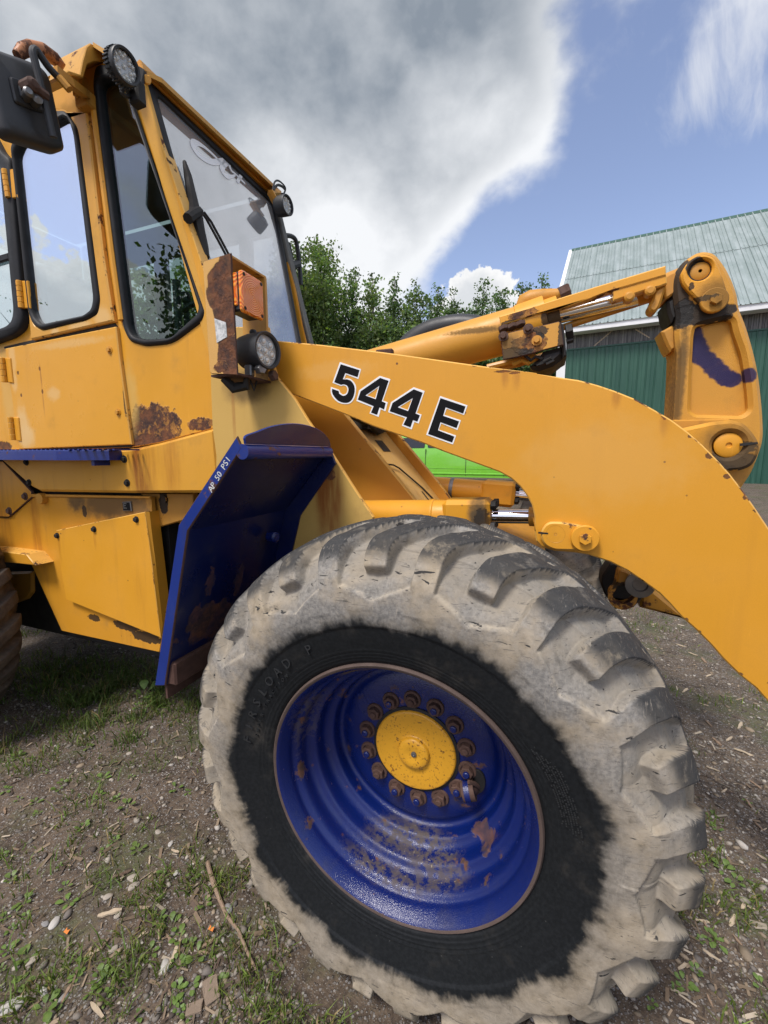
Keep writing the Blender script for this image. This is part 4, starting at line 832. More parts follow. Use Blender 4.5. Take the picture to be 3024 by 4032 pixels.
m = MB(); m.slab(offset(orient(pk), -.004), YB+.034, YB+.10, .001); m.build('bellcrank_web', paint('bellcrank_web', (.565, .275, .034), dirt=.5, bump=1.6, blobs=bl), bell)
m_plate = paint('pin_plate', YEL, dirt=.5, bump=1.2, blobs=[('black', [(0.757,0.91,2.181)][0], (.030, .1, .030), .5, .95), ('black', [(0.756,0.91,2.205)][0], (.007, .1, .016), .6, .9), ('black', [(0.752,0.91,2.117)][0], (.008, .1, .012), .7, .9), ('black', [(0.773,0.91,2.071)][0], (.05, .1, .01), .8, .9), ('grime_and_shade', [(0.831,0.91,2.079)][0], (.06, .1, .05), .5, .7)])
pl = rounded([(0.716,2.161),(0.736,2.203),(0.773,2.219),(0.809,2.204),(0.833,2.153),(0.862,2.065),(0.853,2.043),(0.823,2.032),(0.792,2.05),(0.754,2.093),(0.725,2.131)], .035)
ph = circ(*[(0.773,2.168)][0], .034, 26)
m = MB(); m.slab(pl, YB-.022, YB+.002, .006, holes=[ph]); pp = m.build('pin_plate', m_plate, bell)
c_ = [(0.776,0.93,2.169)][0]; m = MB(); m.turned((c_[0], .925, c_[2]), (0, -1, 0), [(.030, -.02), (.030, .0), (.024, .004), (.006, .004), (.005, .001), (0, .001)], 28); m.build('pin_end', m_yeld, pp)
m = MB(); m.slab(offset(ph, -.001), .924, .93, .0005); m.build('pin_gap', m_dark, pp, 0)
c_ = [(0.818,0.905,2.062)][0]; m = MB(); m.turned((c_[0], .909, c_[2]), (0, -1, 0), [(.040, 0), (.040, .012), (.037, .015), (0, .015)], 32); m.hexbolt((c_[0], .892, c_[2]), (0, -1, 0), .0185, .016); m.build('cap_bolt', m_plate, pp, 25)
m = MB(); m.slab([(0.683,1.991),(0.718,2.01),(0.736,1.983),(0.736,1.928),(0.719,1.917),(0.708,1.935)], .96, 1.06, .008); m.build('stop_pad', m_yeld, bell)
m = MB(); m.slab([(0.689,2.09),(0.715,2.106),(0.742,2.043),(0.713,2.016),(0.699,2.048)], .95, 1.08, .01); m.build('grease_lump', m_dark, bell)
m_lb = paint('cross_boss', YEL, dirt=.4, bump=1.0, blobs=[('black', [(0.922,0.88,1.571)][0], (.05, .1, .022), .7, .95), ('black', [(0.873,0.88,1.561)][0], (.02, .1, .04), .6, .9), ('black', [(0.93,0.88,1.521)][0], (.10, .1, .028), .5, .97), ('black', [(0.893,0.88,1.525)][0], (.06, .1, .03), .5, .97), ('grime_and_shade', [(0.933,0.88,1.581)][0], (.12, .1, .08), .5, .7)])
lb = [(0.716,1.614),(0.762,1.641),(0.843,1.66)]+curve([(0.896,1.665),(0.93,1.653),(0.961,1.62),(0.982,1.58),(0.981,1.546),(0.968,1.513),(0.941,1.496),(0.908,1.49)], 4)+[(0.819,1.436),(0.726,1.487)]
lh = circ(*[(0.895,1.581)][0], .044, 26)
m = MB(); m.slab(lb, .88, .915, .012, holes=[lh]); cb = m.build('cross_boss', m_lb, L, 40)
c_ = [(0.9,0.9,1.58)][0]; m = MB(); m.turned((c_[0], .895, c_[2]), (0, -1, 0), [(.042, -.02), (.042, .0), (.036, .004), (.010, .004), (.008, -.001), (0, -.001)], 28); m.build('pin_end', paint('pin_end_paint', YEL, dirt=.3), cb)
m = MB(); s_ = [(0.926,1.586),(0.973,1.59),(0.975,1.584),(0.927,1.576)]; m.slab(s_, .8785, .884, .0003); m.build('pin_slot', m_dark, cb, 0)
m = MB(); m.slab([(0.738,1.673),(0.909,1.673),(0.902,1.613),(0.727,1.583)], .925, 1.12, .006); m.tube([(c_[0]-.14, .93, c_[2]-.06), (c_[0]-.14, 1.44, c_[2]-.06)], .10, 24); m.build('cross_tube', m_yeld, L)

# ---- blue mudguard in front of the cab
m_mud = paint('mudguard_blue', (.0012, .007, .062), specks=.3, dirt=.5, streak=.4, rough=.30, fade=.2, bump=.4, coat=.4, edge=.0,
    blobs=[('rust', [(-0.72,0.126,1.145)][0], (.1, .020, .05), 1.0, .45), ('rust', [(-0.72,0.271,1.108)][0], (.1, .022, .06), 1.0, .45), ('rust', [(-0.74,0.185,0.986)][0], (.15, .15, .06), 1.0, .6), ('rust', [(-0.76,0.118,1.021)][0], (.15, .07, .06), 1.0, .6)])
m_medge = paint('mudguard_edge', (.004, .022, .175), specks=.2, dirt=.2, rough=.34, edge=.10, coat=.3)
so_ = [(-0.434,1.596),(-0.655,1.349),(-0.801,0.825)]; si_ = [(-0.419,1.566),(-0.622,1.334),(-0.756,0.835)]
m = MB(); m.slab(so_+si_[::-1], -.001, .006, .0025, edge=1); mgd = m.build('mudguard', [m_medge, m_rusty], L, 20)
def sheet(prof, y0, y1, th, mat, name, parent):
    m = MB(); n = len(prof); V = []
    for q_ in prof: V.append((q_[0], y0, q_[1]))
    nr = []
    for i in range(n):
        a, b = Vector(prof[max(0, i-1)]), Vector(prof[min(n-1, i+1)]); d = (b-a).normalized(); nr.append(Vector((d.y, -d.x)))
    A = [(p_[0], y0, p_[1]) for p_ in prof]; B = [(p_[0], y1, p_[1]) for p_ in prof]
    C_ = [(p_[0]+k.x*th, y0, p_[1]+k.y*th) for p_, k in zip(prof, nr)]; D_ = [(p_[0]+k.x*th, y1, p_[1]+k.y*th) for p_, k in zip(prof, nr)]
    m.add(A+B+C_+D_, [f for i in range(n-1) for f in ((i, i+1, n+i+1, n+i), (2*n+i, 3*n+i, 3*n+i+1, 2*n+i+1), (i, 2*n+i, 2*n+i+1, i+1), (n+i, n+i+1, 3*n+i+1, 3*n+i))]+[(0, n, 3*n, 2*n), (n-1, 3*n-1, 4*n-1, 2*n-1)])
    return m.build(name, mat, parent, 20)
sheet(si_, .006, .487, .005, m_mud, 'mudguard_sheet', mgd)
fl = [(x+.055, z-.012) for x, z in si_]; m = MB(); m.slab([si_[0]]+[si_[1]]+[si_[2]]+[(si_[2][0]+.06, si_[2][1]), (si_[1][0]+.065, si_[1][1]-.02), (si_[0][0]+.020, si_[0][1]-.05)], .478, .487, .002); m.build('inner_flange', m_mud, mgd, 20)
tx, tz = si_[0]; m = MB(); m.tube([(tx+.000, -.0005, tz-.010), (tx+.000, .462, tz-.010)], .020, 28); m.build('rolled_lip', m_medge, mgd)
lipc = [(tx+.010+.026*math.cos(a), tz-.014+.028*math.sin(a)) for a in np.linspace(-2.2, 3.0, 16)]
m = MB(); arcp = [(.0, .0), (.0, .02), (.05, .034), (.12, .052), (.20, .064), (.28, .068), (.36, .063), (.43, .048), (.475, .025), (.487, .0)]
m.slab([(a, b) for a, b in curve([(a_ * .945, b_) for a_, b_ in arcp], 3)], 0, .006, .002, edge=1, T=lambda x, y, z: (so_[0][0]+.02-y+.008, x, so_[0][1]-.020+z)); m.build('mudguard_flap', [m_mud, m_medge], mgd, 20)
m = MB(); bx, bz = si_[2]; m.box((bx-.012, .01, bz-.002), (bx+.035, .486, bz+.075), rot=None, bev=.006); m.box((bx-.012, .01, bz-.05), (bx-.004, .486, bz+.04)); m.build('rusty_skirt', m_rusty, mgd)
for c_ in [(-0.6,0.492,1.418),(-0.6,0.368,1.249)]: 
    m = MB(); m.turned((c_[0], c_[1], c_[2]), (1, -.2, 0), [(.02, -.02), (.02, .012), (.012, .018), (0, .018)], 14); m.build('mudguard_bolt', m_blue, mgd)
# stencilled figures up the edge
def flat_text(txt, name, mat, parent, T, size, gap=.62, th=.0006, font_scale=1.0):
    for i, ch in enumerate(txt):
        if ch == ' ': continue
        cu = bpy.data.curves.new('t', 'FONT'); cu.body = ch; cu.size = size; cu.align_x = 'CENTER'; cu.extrude = th; cu.resolution_u = 3
        tmp = bpy.data.objects.new('t', cu); COL.objects.link(tmp); dg = bpy.context.evaluated_depsgraph_get(); me = bpy.data.meshes.new_from_object(tmp.evaluated_get(dg))
        bpy.data.objects.remove(tmp); bpy.data.curves.remove(cu)
        for v in me.vertices: v.co = T(v.co.x+i*size*gap, v.co.y, v.co.z)
        me.materials.clear(); me.materials.append(mat); link(name, me, parent)
tA, tB = [(-0.527,1.444),(-0.457,1.534)]; dv = (Vector(tB)-Vector(tA)).normalized(); pv = Vector((-dv.y, dv.x)); tl = (Vector(tB)-Vector(tA)).length
flat_text('AP 50 PSI', 'stencil_letter', plain('stencil_white', (.6, .62, .60), .6, 0, .6, 60, .1), mgd, lambda x, y, z: (tA[0]+dv.x*(x+.01)+pv.x*y, -.0018-z, tA[1]+dv.y*(x+.01)+pv.y*y), .024, tl/9/.024)

# ---- light housing on the tower
m_box = paint('light_housing', (.56, .29, .05), dirt=.5, edge=.08, bump=1.0, streak=.3)
oy = .30; O4 = [(-0.803,2.198),(-0.687,2.201),(-0.666,1.815),(-0.78,1.824)]
x1 = (O4[1][0]+O4[2][0])/2; x0 = (O4[0][0]+O4[3][0])/2; zt = O4[1][1]; zb = O4[2][1]
flk = [(-0.722,0.3,2.139),(-0.743,0.3,2.123),(-0.726,0.3,2.092),(-0.752,0.3,2.081),(-0.715,0.3,2.052),(-0.73,0.3,2.034),(-0.705,0.3,2.012),(-0.694,0.3,1.991),(-0.711,0.3,1.914),(-0.7,0.3,1.884),(-0.72,0.3,1.875),(-0.709,0.3,1.854),(-0.695,0.3,2.168),(-0.684,0.3,2.096),(-0.679,0.3,2.024),(-0.68,0.3,1.902),(-0.67,0.3,1.852)]
m_hs = paint('housing_side_rusty', (.60, .34, .09), dirt=.4, bump=1.2, blobs=[('rust', c_, (.036, .05, .045), .30, .97) for c_ in flk]+[('flake', [(-0.742,0.3,1.847)][0], (.03, .05, .02), .7, 1)])
hp_ = rounded([(x0-.004, zt-.008), (x1, zt), (x1+.004, zb), (x0, zb+.012)], [.012, .001, .001, .014])
m = MB(); m.slab(hp_, oy, oy+.006, .002, edge=1); hs = m.build('light_housing', [m_hs, m_rusty], L, 20)
m = MB(); m.box((x0, oy+.006, zt-.012), (x1, .486, zt-.005), 0); m.box((x0, oy+.006, zb+.002), (x1+.004, .486, zb+.009), 1)
m.box((x0+.01, .474, zb+.01), (x1+.002, .486, zt-.012), 0)
m.add([(x1+.0006, .462, zt-.03), (x1+.0006, .487, zt-.05)], []); m.build('housing_shell', [m_box, m_rusty], hs, 0)
m = MB(); a_s = [(-0.757,2.006),(-0.709,1.988),(-0.707,1.941),(-0.752,1.926)]; m.slab(a_s, .2982, .2995, .0002)
q = new_mat('reflective_sticker'); n = q.noise(q.co, 60, 6, .7); m.build('reflective_sticker', finish(q, q.mix(q.ramp(n, .4, .6), (.34, .36, .36), (.62, .63, .62)), .35), hs, 0)
m = MB(); m.tube([(x0+.03, .33, zb-.0), (x0+.05, .36, zb-.03), (x0+.09, .38, zb-.022), (x0+.10, .37, zb+.004)], [.012, .02, .018, .008], 8); m.tube([(x0+.09, .40, zb+.004), (x0+.10, .41, zb-.035), (x0+.105, .42, zb+.0)], .004, 6); m.build('cable_plug', m_dark, hs)
# amber turn lamp
lx = -.655; lc = [(-0.645,0.364,2.085)][0]; lw = .058; lz0, lz1 = lc[2]-.066, lc[2]+.066
q = new_mat('amber_lens'); sp2 = q.add('ShaderNodeSeparateXYZ', {0: q.vm('SUBTRACT', q.co, (lx, lc[1], lc[2]-.004))}).outputs
rd = q.math('SQRT', q.math('ADD', q.math('MULTIPLY', sp2[1], sp2[1]), q.math('MULTIPLY', sp2[2], sp2[2]))); wv = q.math('SINE', q.math('MULTIPLY', rd, 900))
m_amb = finish(q, q.mix(q.ramp(wv, -1, 1), (.75, .13, .006), (.95, .33, .03)), .14, bump=wv, bstr=.5, bdist=.0012, **{'Coat Weight': .8, 'Subsurface Weight': .15})
m = MB(); m.slab(rounded([(lc[1]-lw, lz0), (lc[1]+lw, lz0), (lc[1]+lw, lz1), (lc[1]-lw, lz1)], .014), 0, .012, .005, T=lambda x, y, z: (lx+.012-y, x, z)); tl_ = m.build('turn_lamp_lens', m_amb, hs)
m = MB(); m.box((lx-.055, lc[1]-lw+.004, lz0+.004), (lx, lc[1]+lw-.004, lz1-.004), bev=.006); tb = m.build('turn_lamp_body', m_blk, hs)
m = MB(); m.slab(rounded([(lx-.048, lz0+.02), (lx-.008, lz0+.02), (lx-.008, lz1-.008), (lx-.048, lz1-.008)], .006), lc[1]-lw-.002, lc[1]-lw+.004, .003); m.build('side_lens', m_amb, hs)
for sy in (-1, 1):
    for sz_ in (lz0+.013, lz1-.013): m = MB(); m.turned((lx+.010, lc[1]+sy*(lw-.013), sz_), (1, 0, 0), [(.006, 0), (.006, .003), (0, .003)], 10); m.build('lens_screw', m_dark, hs)
# round work lamp
def lamp(c, ax, r, depth, parent, n_led=7, name='work_lamp', fins=False):
    c = Vector(c); ax = Vector(ax).normalized(); m = MB()
    m.turned(c, ax, [(r*.55, -depth), (r*.92, -depth*.9), (r, -depth*.6), (r*1.02, .0), (r*1.02, .006), (r*.98, .009), (r*.86, .007), (r*.84, -.004)], 40); b = m.build(name, m_blk, parent)
    m = MB(); m.turned(c, ax, [(r*.86, -.008), (0, -.008)], 32); m.build('reflector', m_refl, parent)
    side = ax.orthogonal().normalized(); up = ax.cross(side); pts = [(0, 0)]+[(r*.52*math.cos(i*math.pi/3), r*.52*math.sin(i*math.pi/3)) for i in range(6)]
    if n_led > 7: pts += [(r*.70*math.cos(i*math.pi/6+.26)*1.0, r*.70*math.sin(i*math.pi/6+.26)) for i in range(12)]; pts = [(a*.98, b_*.98) for a, b_ in pts]
    rr = r*(.25 if n_led <= 7 else .17); m = MB()
    for a, b_ in pts: m.turned(c+side*a+up*b_-ax*.007, ax, [(rr, 0), (rr*.9, .002), (rr*.55, -.003), (rr*.5, .004), (rr*.3, .006), (0, .0065)], 14)
    m.build('led_lenses', m_led, parent)
    m = MB(); m.turned(c, ax, [(r*.84, -.0), (r*.5, .003), (0, .004)], 32); m.build('lamp_glass', glass('lamp_glass', (.97, .98, .98), .3, .02), parent)
    if fins:
        m = MB()
        for k in range(30):
            a = 2*math.pi*k/30; o_ = side*math.cos(a)+up*math.sin(a); t_ = ax.cross(o_)
            p0 = c+o_*r*.98-ax*depth*.55; rot = Matrix((o_, t_, ax)).transposed(); m.box(p0-Vector((.006, .0022, .012)), p0+Vector((.006, .0022, .012)), rot=rot)
        m.build('cooling_fins', m_blk, parent, 0)
    return b
m_refl = plain('lamp_reflector', (.50, .50, .49), .45, .3, .3, 60, .3); m_led = plain('led_optic', (.80, .80, .76), .3, .1, .3, 80, .2)
wc = [(-0.655,0.409,1.916)][0]; lamp((wc[0]+.022, wc[1]+.004, wc[2]), (1, -.16, -.03), .063, .115, hs)
m = MB(); m.box((wc[0]-.05, wc[1]-.035, zb+.01), (wc[0]-.02, wc[1]-.01, zb+.05), bev=.004); m.build('lamp_mount', m_steel, hs, 25); m = MB(); m.hexbolt((wc[0]-.01, wc[1]-.01, zb+.035), (1, -.3, 0), .018, .03); m.build('mount_bolt', m_steel, hs, 25); m = MB(); m.hexbolt((wc[0]+.0, wc[1]+.05, zb+.02), (1, 0, .2), .02, .025); m.build('mount_bolt', m_bolt, hs, 25)
m = MB(); m.turned((wc[0]-.03, wc[1], wc[2]+.06), (0, 0, 1), [(.012, 0), (.014, .006), (.010, .014), (0, .014)], 10); m.build('lamp_stud', m_blk, hs)
# ------------------------------------------------------------------ cab
CY = .55
CB = empty('cab', (-1.9, 1.0, 1.55), L)
m_cab = paint('cab_enamel', (.63, .298, .022), dirt=.25, streak=.2, specks=.5, rough=.36, fade=.4, bump=.16, blobs=[
    ('flake', [(-1.368,0.55,1.676)][0], (.155, .05, .10), .6, 1), ('rust', [(-1.465,0.55,1.714)][0], (.03, .05, .06), .7, .97), ('rust', [(-1.439,0.55,1.605)][0], (.12, .05, .04), .6, .97),
    ('rust', [(-1.395,0.55,1.717)][0], (.05, .05, .035), .5, .95), ('flake', [(-1.087,0.55,1.678)][0], (.075, .05, .030), .6, .9), ('pale', [(-1.505,0.55,1.806)][0], (.05, .05, .14), .4, .7), ('rust', [(-2.526,0.55,1.583)][0], (.09, .05, .04), .6, .95),
    ('pale', [(-2.414,0.55,1.934)][0], (.05, .05, .3), .5, .5), ('grime_and_shade', [(-1.693,0.55,3.043)][0], (.18, .05, .05), .5, .5)])
door_o = [(-2.351,3.719),(-1.618,3.028),(-1.584,2.448),(-1.559,2.149),(-2.172,2.123),(-2.4,2.108),(-2.732,2.091)]
qo = rounded([(-1.535,3.175),(-1.408,3.142),(-1.359,3.023),(-1.027,2.13),(-1.042,2.099),(-1.218,2.023),(-1.375,2.026),(-1.471,2.056),(-1.502,2.115),(-1.564,3.109)], [.05, .05, .03, .03, .03, .05, .03, .04, .04, .04])
qi = rounded([(-1.533,3.1),(-1.507,3.111),(-1.415,3.091),(-1.328,2.949),(-1.058,2.153),(-1.069,2.127),(-1.225,2.046),(-1.366,2.053),(-1.447,2.076),(-1.469,2.12)], [.02, .02, .02, .02, .02, .03, .03, .03, .03, .03])
xl = -3.05
cab_o = [(-1.29,3.04),(-1.14,2.619),(-1.037,2.331),(-1.003,2.227),(-1.014,1.66),(-1.339,1.601),(-1.519,1.581),(-2.377,1.564)]+[(xl, 1.40)]+[(xl, 3.22)]+[(-1.474,3.179)]
w1o = rounded([(-2.154,3.01),(-2.102,3.04),(-1.859,3.099),(-1.755,3.064),(-1.685,2.963),(-1.643,2.252),(-1.667,2.202),(-1.738,2.179),(-2.062,2.164),(-2.141,2.204),(-2.161,2.268)], .03)
w0o = [(-2.164,2.96),(-2.193,2.243),(-2.22,2.188),(-2.305,2.157),(-2.65,2.117),(-3.072,2.107),(-2.735,3.369),(-2.315,3.153),(-2.219,2.999)]
m = MB(); m.slab(cab_o, CY, CY+.05, .003, holes=[qo, w1o, w0o], edge=1); m.build('cab_side', [m_cab, m_edge], CB, 20)
def gasket(name, o, i, y0, d, par=CB):
    m = MB(); m.slab(o, y0, y0+d, .009, holes=[i]); return m.build(name, m_rub, par, 60)
def pane(name, i, y, mat, par=CB):
    m = MB(); m.slab(offset(orient(i), -.006), y, y+.004, .0002); return m.build(name, mat, par, 0)
m_g1 = glass('window_glass', (.72, .84, .86), .7, .50); m_g2 = glass('front_side_glass', (.66, .77, .74), .5, .09)
gasket('window_gasket', qo, qi, CY-.012, .05); pane('front_side_window', qi, CY+.012, m_g2)
w1i = rounded([(-2.129,2.978),(-2.092,3.012),(-1.761,3.029),(-1.734,3.031),(-1.714,2.97),(-1.681,2.265),(-1.698,2.224),(-1.763,2.2),(-2.065,2.193),(-2.114,2.225),(-2.133,2.265)], .025)
# the hinged side window frame stands proud of the cab side
df = [(-1.594,3.004),(-1.568,2.437),(-1.539,2.146),(-2.133,2.12),(-2.111,3.019),(-2.111,3.072),(-2.091,3.133)]
w1o2 = [(-2.117,2.985),(-2.075,3.021),(-1.831,3.066),(-1.727,3.04),(-1.664,2.961),(-1.655,2.912),(-1.614,2.242),(-1.637,2.189),(-1.71,2.17),(-2.037,2.155),(-2.097,2.187),(-2.121,2.248)]; w1o2 = rounded(w1o2, .02)
m = MB(); m.slab(df, .527, .549, .006, holes=[w1o2], edge=1); m.build('door_frame', [paint('door_frame_enamel', (.59, .295, .038), dirt=.4, streak=.4, fade=.7, blobs=[('fade', [(-1.76,0.53,2.142)][0], (.07, .05, .03), .5, .8), ('fade', [(-1.607,0.53,2.171)][0], (.05, .05, .04), .5, .7), ('fade', [(-1.94,0.53,2.135)][0], (.03, .05, .02), .5, .8)]), m_edge], CB, 20)
w1i2 = rounded([(-2.097,2.95),(-2.052,2.989),(-1.732,3.012),(-1.705,2.998),(-1.682,2.926),(-1.651,2.251),(-1.669,2.212),(-1.729,2.19),(-2.032,2.182),(-2.073,2.21),(-2.096,2.255)], .02)
gasket('window_gasket', w1o2, w1i2, .518, .04); pane('door_window', w1i2, .540, m_g1)
w0o2 = rounded([(-2.126,2.94),(-2.158,2.233),(-2.184,2.179),(-2.269,2.149),(-2.609,2.109),(-3.025,2.099),(-2.693,3.344),(-2.279,3.131),(-2.184,2.979)], .03); w0i2 = rounded([(-2.638,3.275),(-2.289,3.081),(-2.207,2.958),(-2.229,2.27),(-2.25,2.224),(-2.308,2.201),(-2.595,2.169),(-2.927,2.157)], .03)
gasket('window_gasket', w0o2, w0i2, .515, .045); pane('rear_side_window', w0i2, .540, m_g1)
m = MB(); m.slab([(-2.818,2.532),(-2.227,2.541),(-2.227,2.51),(-2.827,2.498)], .522, .535, .004); m.build('window_bar', m_rub, CB)
def hinge(A_, B_, n, y):
    a, b = Vector(A_), Vector(B_); d = (b-a)/n; m = MB()
    for k in range(n): m.turned(a+d*k+d*.03, d, [(.013, 0), (.0145, .002), (.0145, d.length*.93), (.013, d.length*.95), (0, d.length*.95)], 12)
    u_ = (b-a).normalized(); m.slab([(a.x+.012, a.z), (b.x+.012, b.z), (b.x+.055, b.z-.005), (a.x+.055, a.z-.005)], y+.004, y+.014, .003); return m.build('hinge', m_yel, CB, 30)
h_ = [(-2.163,0.515,2.895),(-2.156,0.515,2.769),(-2.15,0.515,2.396),(-2.152,0.515,2.268)]; hinge(h_[0], h_[1], 5, .515); hinge(h_[2], h_[3], 5, .515)
# lower door panel with its hinges and bolts
lp = [(-2.358,2.098),(-1.532,2.122),(-1.527,2.0),(-1.495,1.594),(-2.338,1.576),(-2.346,1.749),(-2.354,1.921)]
m_lp = paint('panel_enamel', (.64, .302, .023), dirt=.22, streak=.15, fade=.4, rough=.32, specks=.4, bump=.14, blobs=[('fade', [(-2.279,0.53,1.697)][0], (.045, .05, .10), .5, .85), ('fade', [(-2.266,0.53,1.644)][0], (.065, .05, .06), .5, .85), ('fade', [(-2.306,0.53,2.041)][0], (.025, .05, .08), .4, .6), ('fade', [(-2.313,0.53,1.93)][0], (.025, .05, .05), .4, .6), ('fade', [(-2.008,0.53,1.849)][0], (.045, .05, .03), .8, .6),
    ('black', [(-1.514,0.53,1.8)][0], (.008, .05, .075), .6, .85), ('rust', [(-2.095,0.53,1.977)][0], (.008, .05, .010), .5, .9), ('stain', [(-2.093,0.53,1.944)][0], (.005, .05, .05), .3, .8), ('rust', [(-2.273,0.53,1.969)][0], (.008, .05, .010), .5, .9), ('rust', [(-2.093,0.53,1.865)][0], (.007, .05, .012), .5, .9), ('stain', [(-2.095,0.53,1.822)][0], (.005, .05, .07), .3, .8), ('rust', [(-2.267,0.53,1.855)][0], (.007, .05, .009), .5, .9), ('fade', [(-1.855,0.53,2.078)][0], (.25, .05, .018), .7, .5)])
m = MB(); m.slab(lp, .532, .549, .004, edge=1); m.build('door_panel', [m_lp, m_edge], CB, 20)
for c_ in [(-1.583,0.532,2.024),(-1.561,0.532,1.743)]:
    m = MB(); m.hexbolt(c_, (0, -1, 0), .011, .012, washer=.017); m.build('panel_bolt', m_yeld, CB, 25)
h_ = [(-2.37,0.52,2.05),(-2.371,0.52,1.925),(-2.36,0.52,1.746),(-2.362,0.52,1.623)]; hinge(h_[0], h_[1], 4, .522); hinge(h_[2], h_[3], 4, .522)
gap = lambda pts, y, nm='panel_gap': MB().slab(pts, y, y+.003, .0005).build(nm, m_dark, CB, 0)
gap([(-1.554,2.143),(-1.541,2.128),(-1.503,1.594),(-1.519,1.587),(-1.524,1.621)], .5485)
gap([(-2.376,1.574),(-1.512,1.593),(-1.512,1.582),(-2.377,1.567)], .5465)
gap([(-2.398,2.113),(-2.16,2.125),(-1.553,2.143),(-1.553,2.129),(-2.391,2.103)], .5475)
gap([(-1.621,3.024),(-1.609,3.021),(-1.567,2.445),(-1.551,2.147),(-1.564,2.145),(-1.586,2.448)], .5487)
# post between door and front side window: a rounded rib
rb = [(-1.583,0.535,3.005),(-1.544,0.535,2.427),(-1.522,0.535,2.148)]
m = MB(); m.tube([Vector(q_)+Vector((.02, .008, 0)) for q_ in rb], .016, 10); m.build('post_rib', m_yel, CB)
# front pillar, windscreen and its rubber
P0, P1 = Vector((-1.275, CY, 3.03)), Vector((-1.00, CY, 2.08)); wn = (P1-P0).cross(Vector((0, 1, 0))).normalized()
if wn.x < 0: wn = -wn
def wT(x, y, z): return tuple(P0+Vector((0, 1, 0))*x+(P1-P0).normalized()*(-z)+wn*(-y))     # x across, z up the screen, y inwards
wl_ = (P1-P0).length+.55
so2 = [(.015, -wl_), (.72, -wl_), (.73, -.9), (.885, .015), (.87, .035), (.03, .045), (.012, .02)]
si2 = rounded([(.055, -wl_+.05), (.70, -wl_+.05), (.705, -.9), (.850, -.01), (.055, .012)], .04)
so2 = rounded(so2, .02)
m = MB(); m.slab(orient(so2), -.006, .03, .008, holes=[si2], T=wT); m.build('windscreen_gasket', m_rub, CB, 60)
q = new_mat('windscreen_glass'); fr = q.math('POWER', q.add('ShaderNodeLayerWeight', {0: .5}).outputs['Facing'], 2.0); n = q.noise(q.co, 3, 5, .6)
f = q.math('ADD', q.math('MULTIPLY', fr, .6), q.math('MULTIPLY', n, .5), clamp=True); a = q.add('ShaderNodeBsdfTransparent', {0: (.84, .88, .90)}); b = q.add('ShaderNodeBsdfGlossy', {0: (.96, .97, 1.0), 1: .02})
haze = q.add('ShaderNodeBsdfDiffuse', {0: (.62, .62, .63)}); mx = q.add('ShaderNodeMixShader', {0: f, 1: a.outputs[0], 2: b.outputs[0]})  # pale diffuse layer stands in for bright sky reflected in the screen
q.add('ShaderNodeOutputMaterial', {0: q.add('ShaderNodeMixShader', {0: q.ramp(n, .3, .75, .16, .30), 1: mx.outputs[0], 2: haze.outputs[0]}).outputs[0]}); m_ws = q.mat
m = MB(); m.slab(offset(orient(si2), -.008), .008, .013, .0002, T=wT); m.build('windscreen', m_ws, CB, 0)
fp = lambda x0_, x1_, z0_, z1_, nm, mt: MB().slab([(x0_, z0_), (x1_, z0_), (x1_, z1_), (x0_, z1_)], -.002, .05, .004, T=wT).build(nm, mt, CB, 20)
fp(-.004, .020, -wl_, .05, 'front_pillar', m_pil)
m = MB(); m.slab(orient([(.74, -wl_), (.80, -wl_), (.80, -.9), (.94, .05), (.888, .05)]), .0, .05, .004, T=wT); m.build('front_pillar', m_yel, CB, 20)
m = MB(); m.slab(orient([(.0, .045), (.92, .045), (.94, .10), (.0, .10)]), -.012, .06, .004, T=wT); m.build('windscreen_header', m_yeld, CB, 20)
fp(.0, .80, -wl_-.5, -wl_+.0, 'cowl', m_yel)
# script on the glass
WP = lambda *q_: [((v[1]-CY), v[3]) for v in q_]
A0_ = [(-1.257,0.789,2.971),(-1.264,0.836,2.995),(-1.267,0.89,3.004),(-1.264,0.944,2.995),(-1.25,0.898,2.948),(-1.244,0.839,2.926),(-1.246,0.795,2.932),(-1.248,0.778,2.941),(-1.252,0.772,2.952)]
def onscreen(p_): p_ = Vector(p_)-P0; d_ = (P1-P0).normalized(); return (p_.y, -p_.dot(d_))
m_scr = plain('script_white', (.88, .89, .90), .5, 0, .1, 9, .02)
def script(pts, wd):
    Q_ = curve([onscreen(p_) for p_ in pts], 5); n = len(Q_); Lf, Rt = [], []
    for i, p_ in enumerate(Q_):
        a, b = Vector(Q_[max(0, i-1)]), Vector(Q_[min(n-1, i+1)]); d_ = (b-a).normalized(); nn_ = Vector((-d_.y, d_.x)); k = np.interp(i/(n-1), np.linspace(0, 1, len(wd)), wd)
        Lf.append(wT(p_[0]+nn_.x*k, .0065, p_[1]+nn_.y*k)); Rt.append(wT(p_[0]-nn_.x*k, .0065, p_[1]-nn_.y*k))
    m = MB(); m.add(Lf+Rt, [(i, i+1, n+i+1, n+i) for i in range(n-1)]); m.build('script_letter', m_scr, CB, 0)
script([(-1.261,1.004,2.986),(-1.264,0.963,2.993),(-1.265,0.911,2.998),(-1.264,0.858,2.996),(-1.261,0.814,2.983),(-1.255,0.787,2.965),(-1.248,0.774,2.938),(-1.243,0.791,2.922),(-1.244,0.839,2.926),(-1.251,0.9,2.951),(-1.264,0.963,2.993),(-1.278,1.027,3.042)], [.005, .007, .008, .009, .013, .016, .016, .016, .015, .014, .013, .010])
script([(-1.278,1.07,3.043),(-1.271,1.022,3.019),(-1.259,0.976,2.977),(-1.249,0.963,2.944),(-1.247,0.989,2.937),(-1.257,1.044,2.97),(-1.264,1.076,2.995)], [.006, .010, .015, .016, .012, .007, .004])
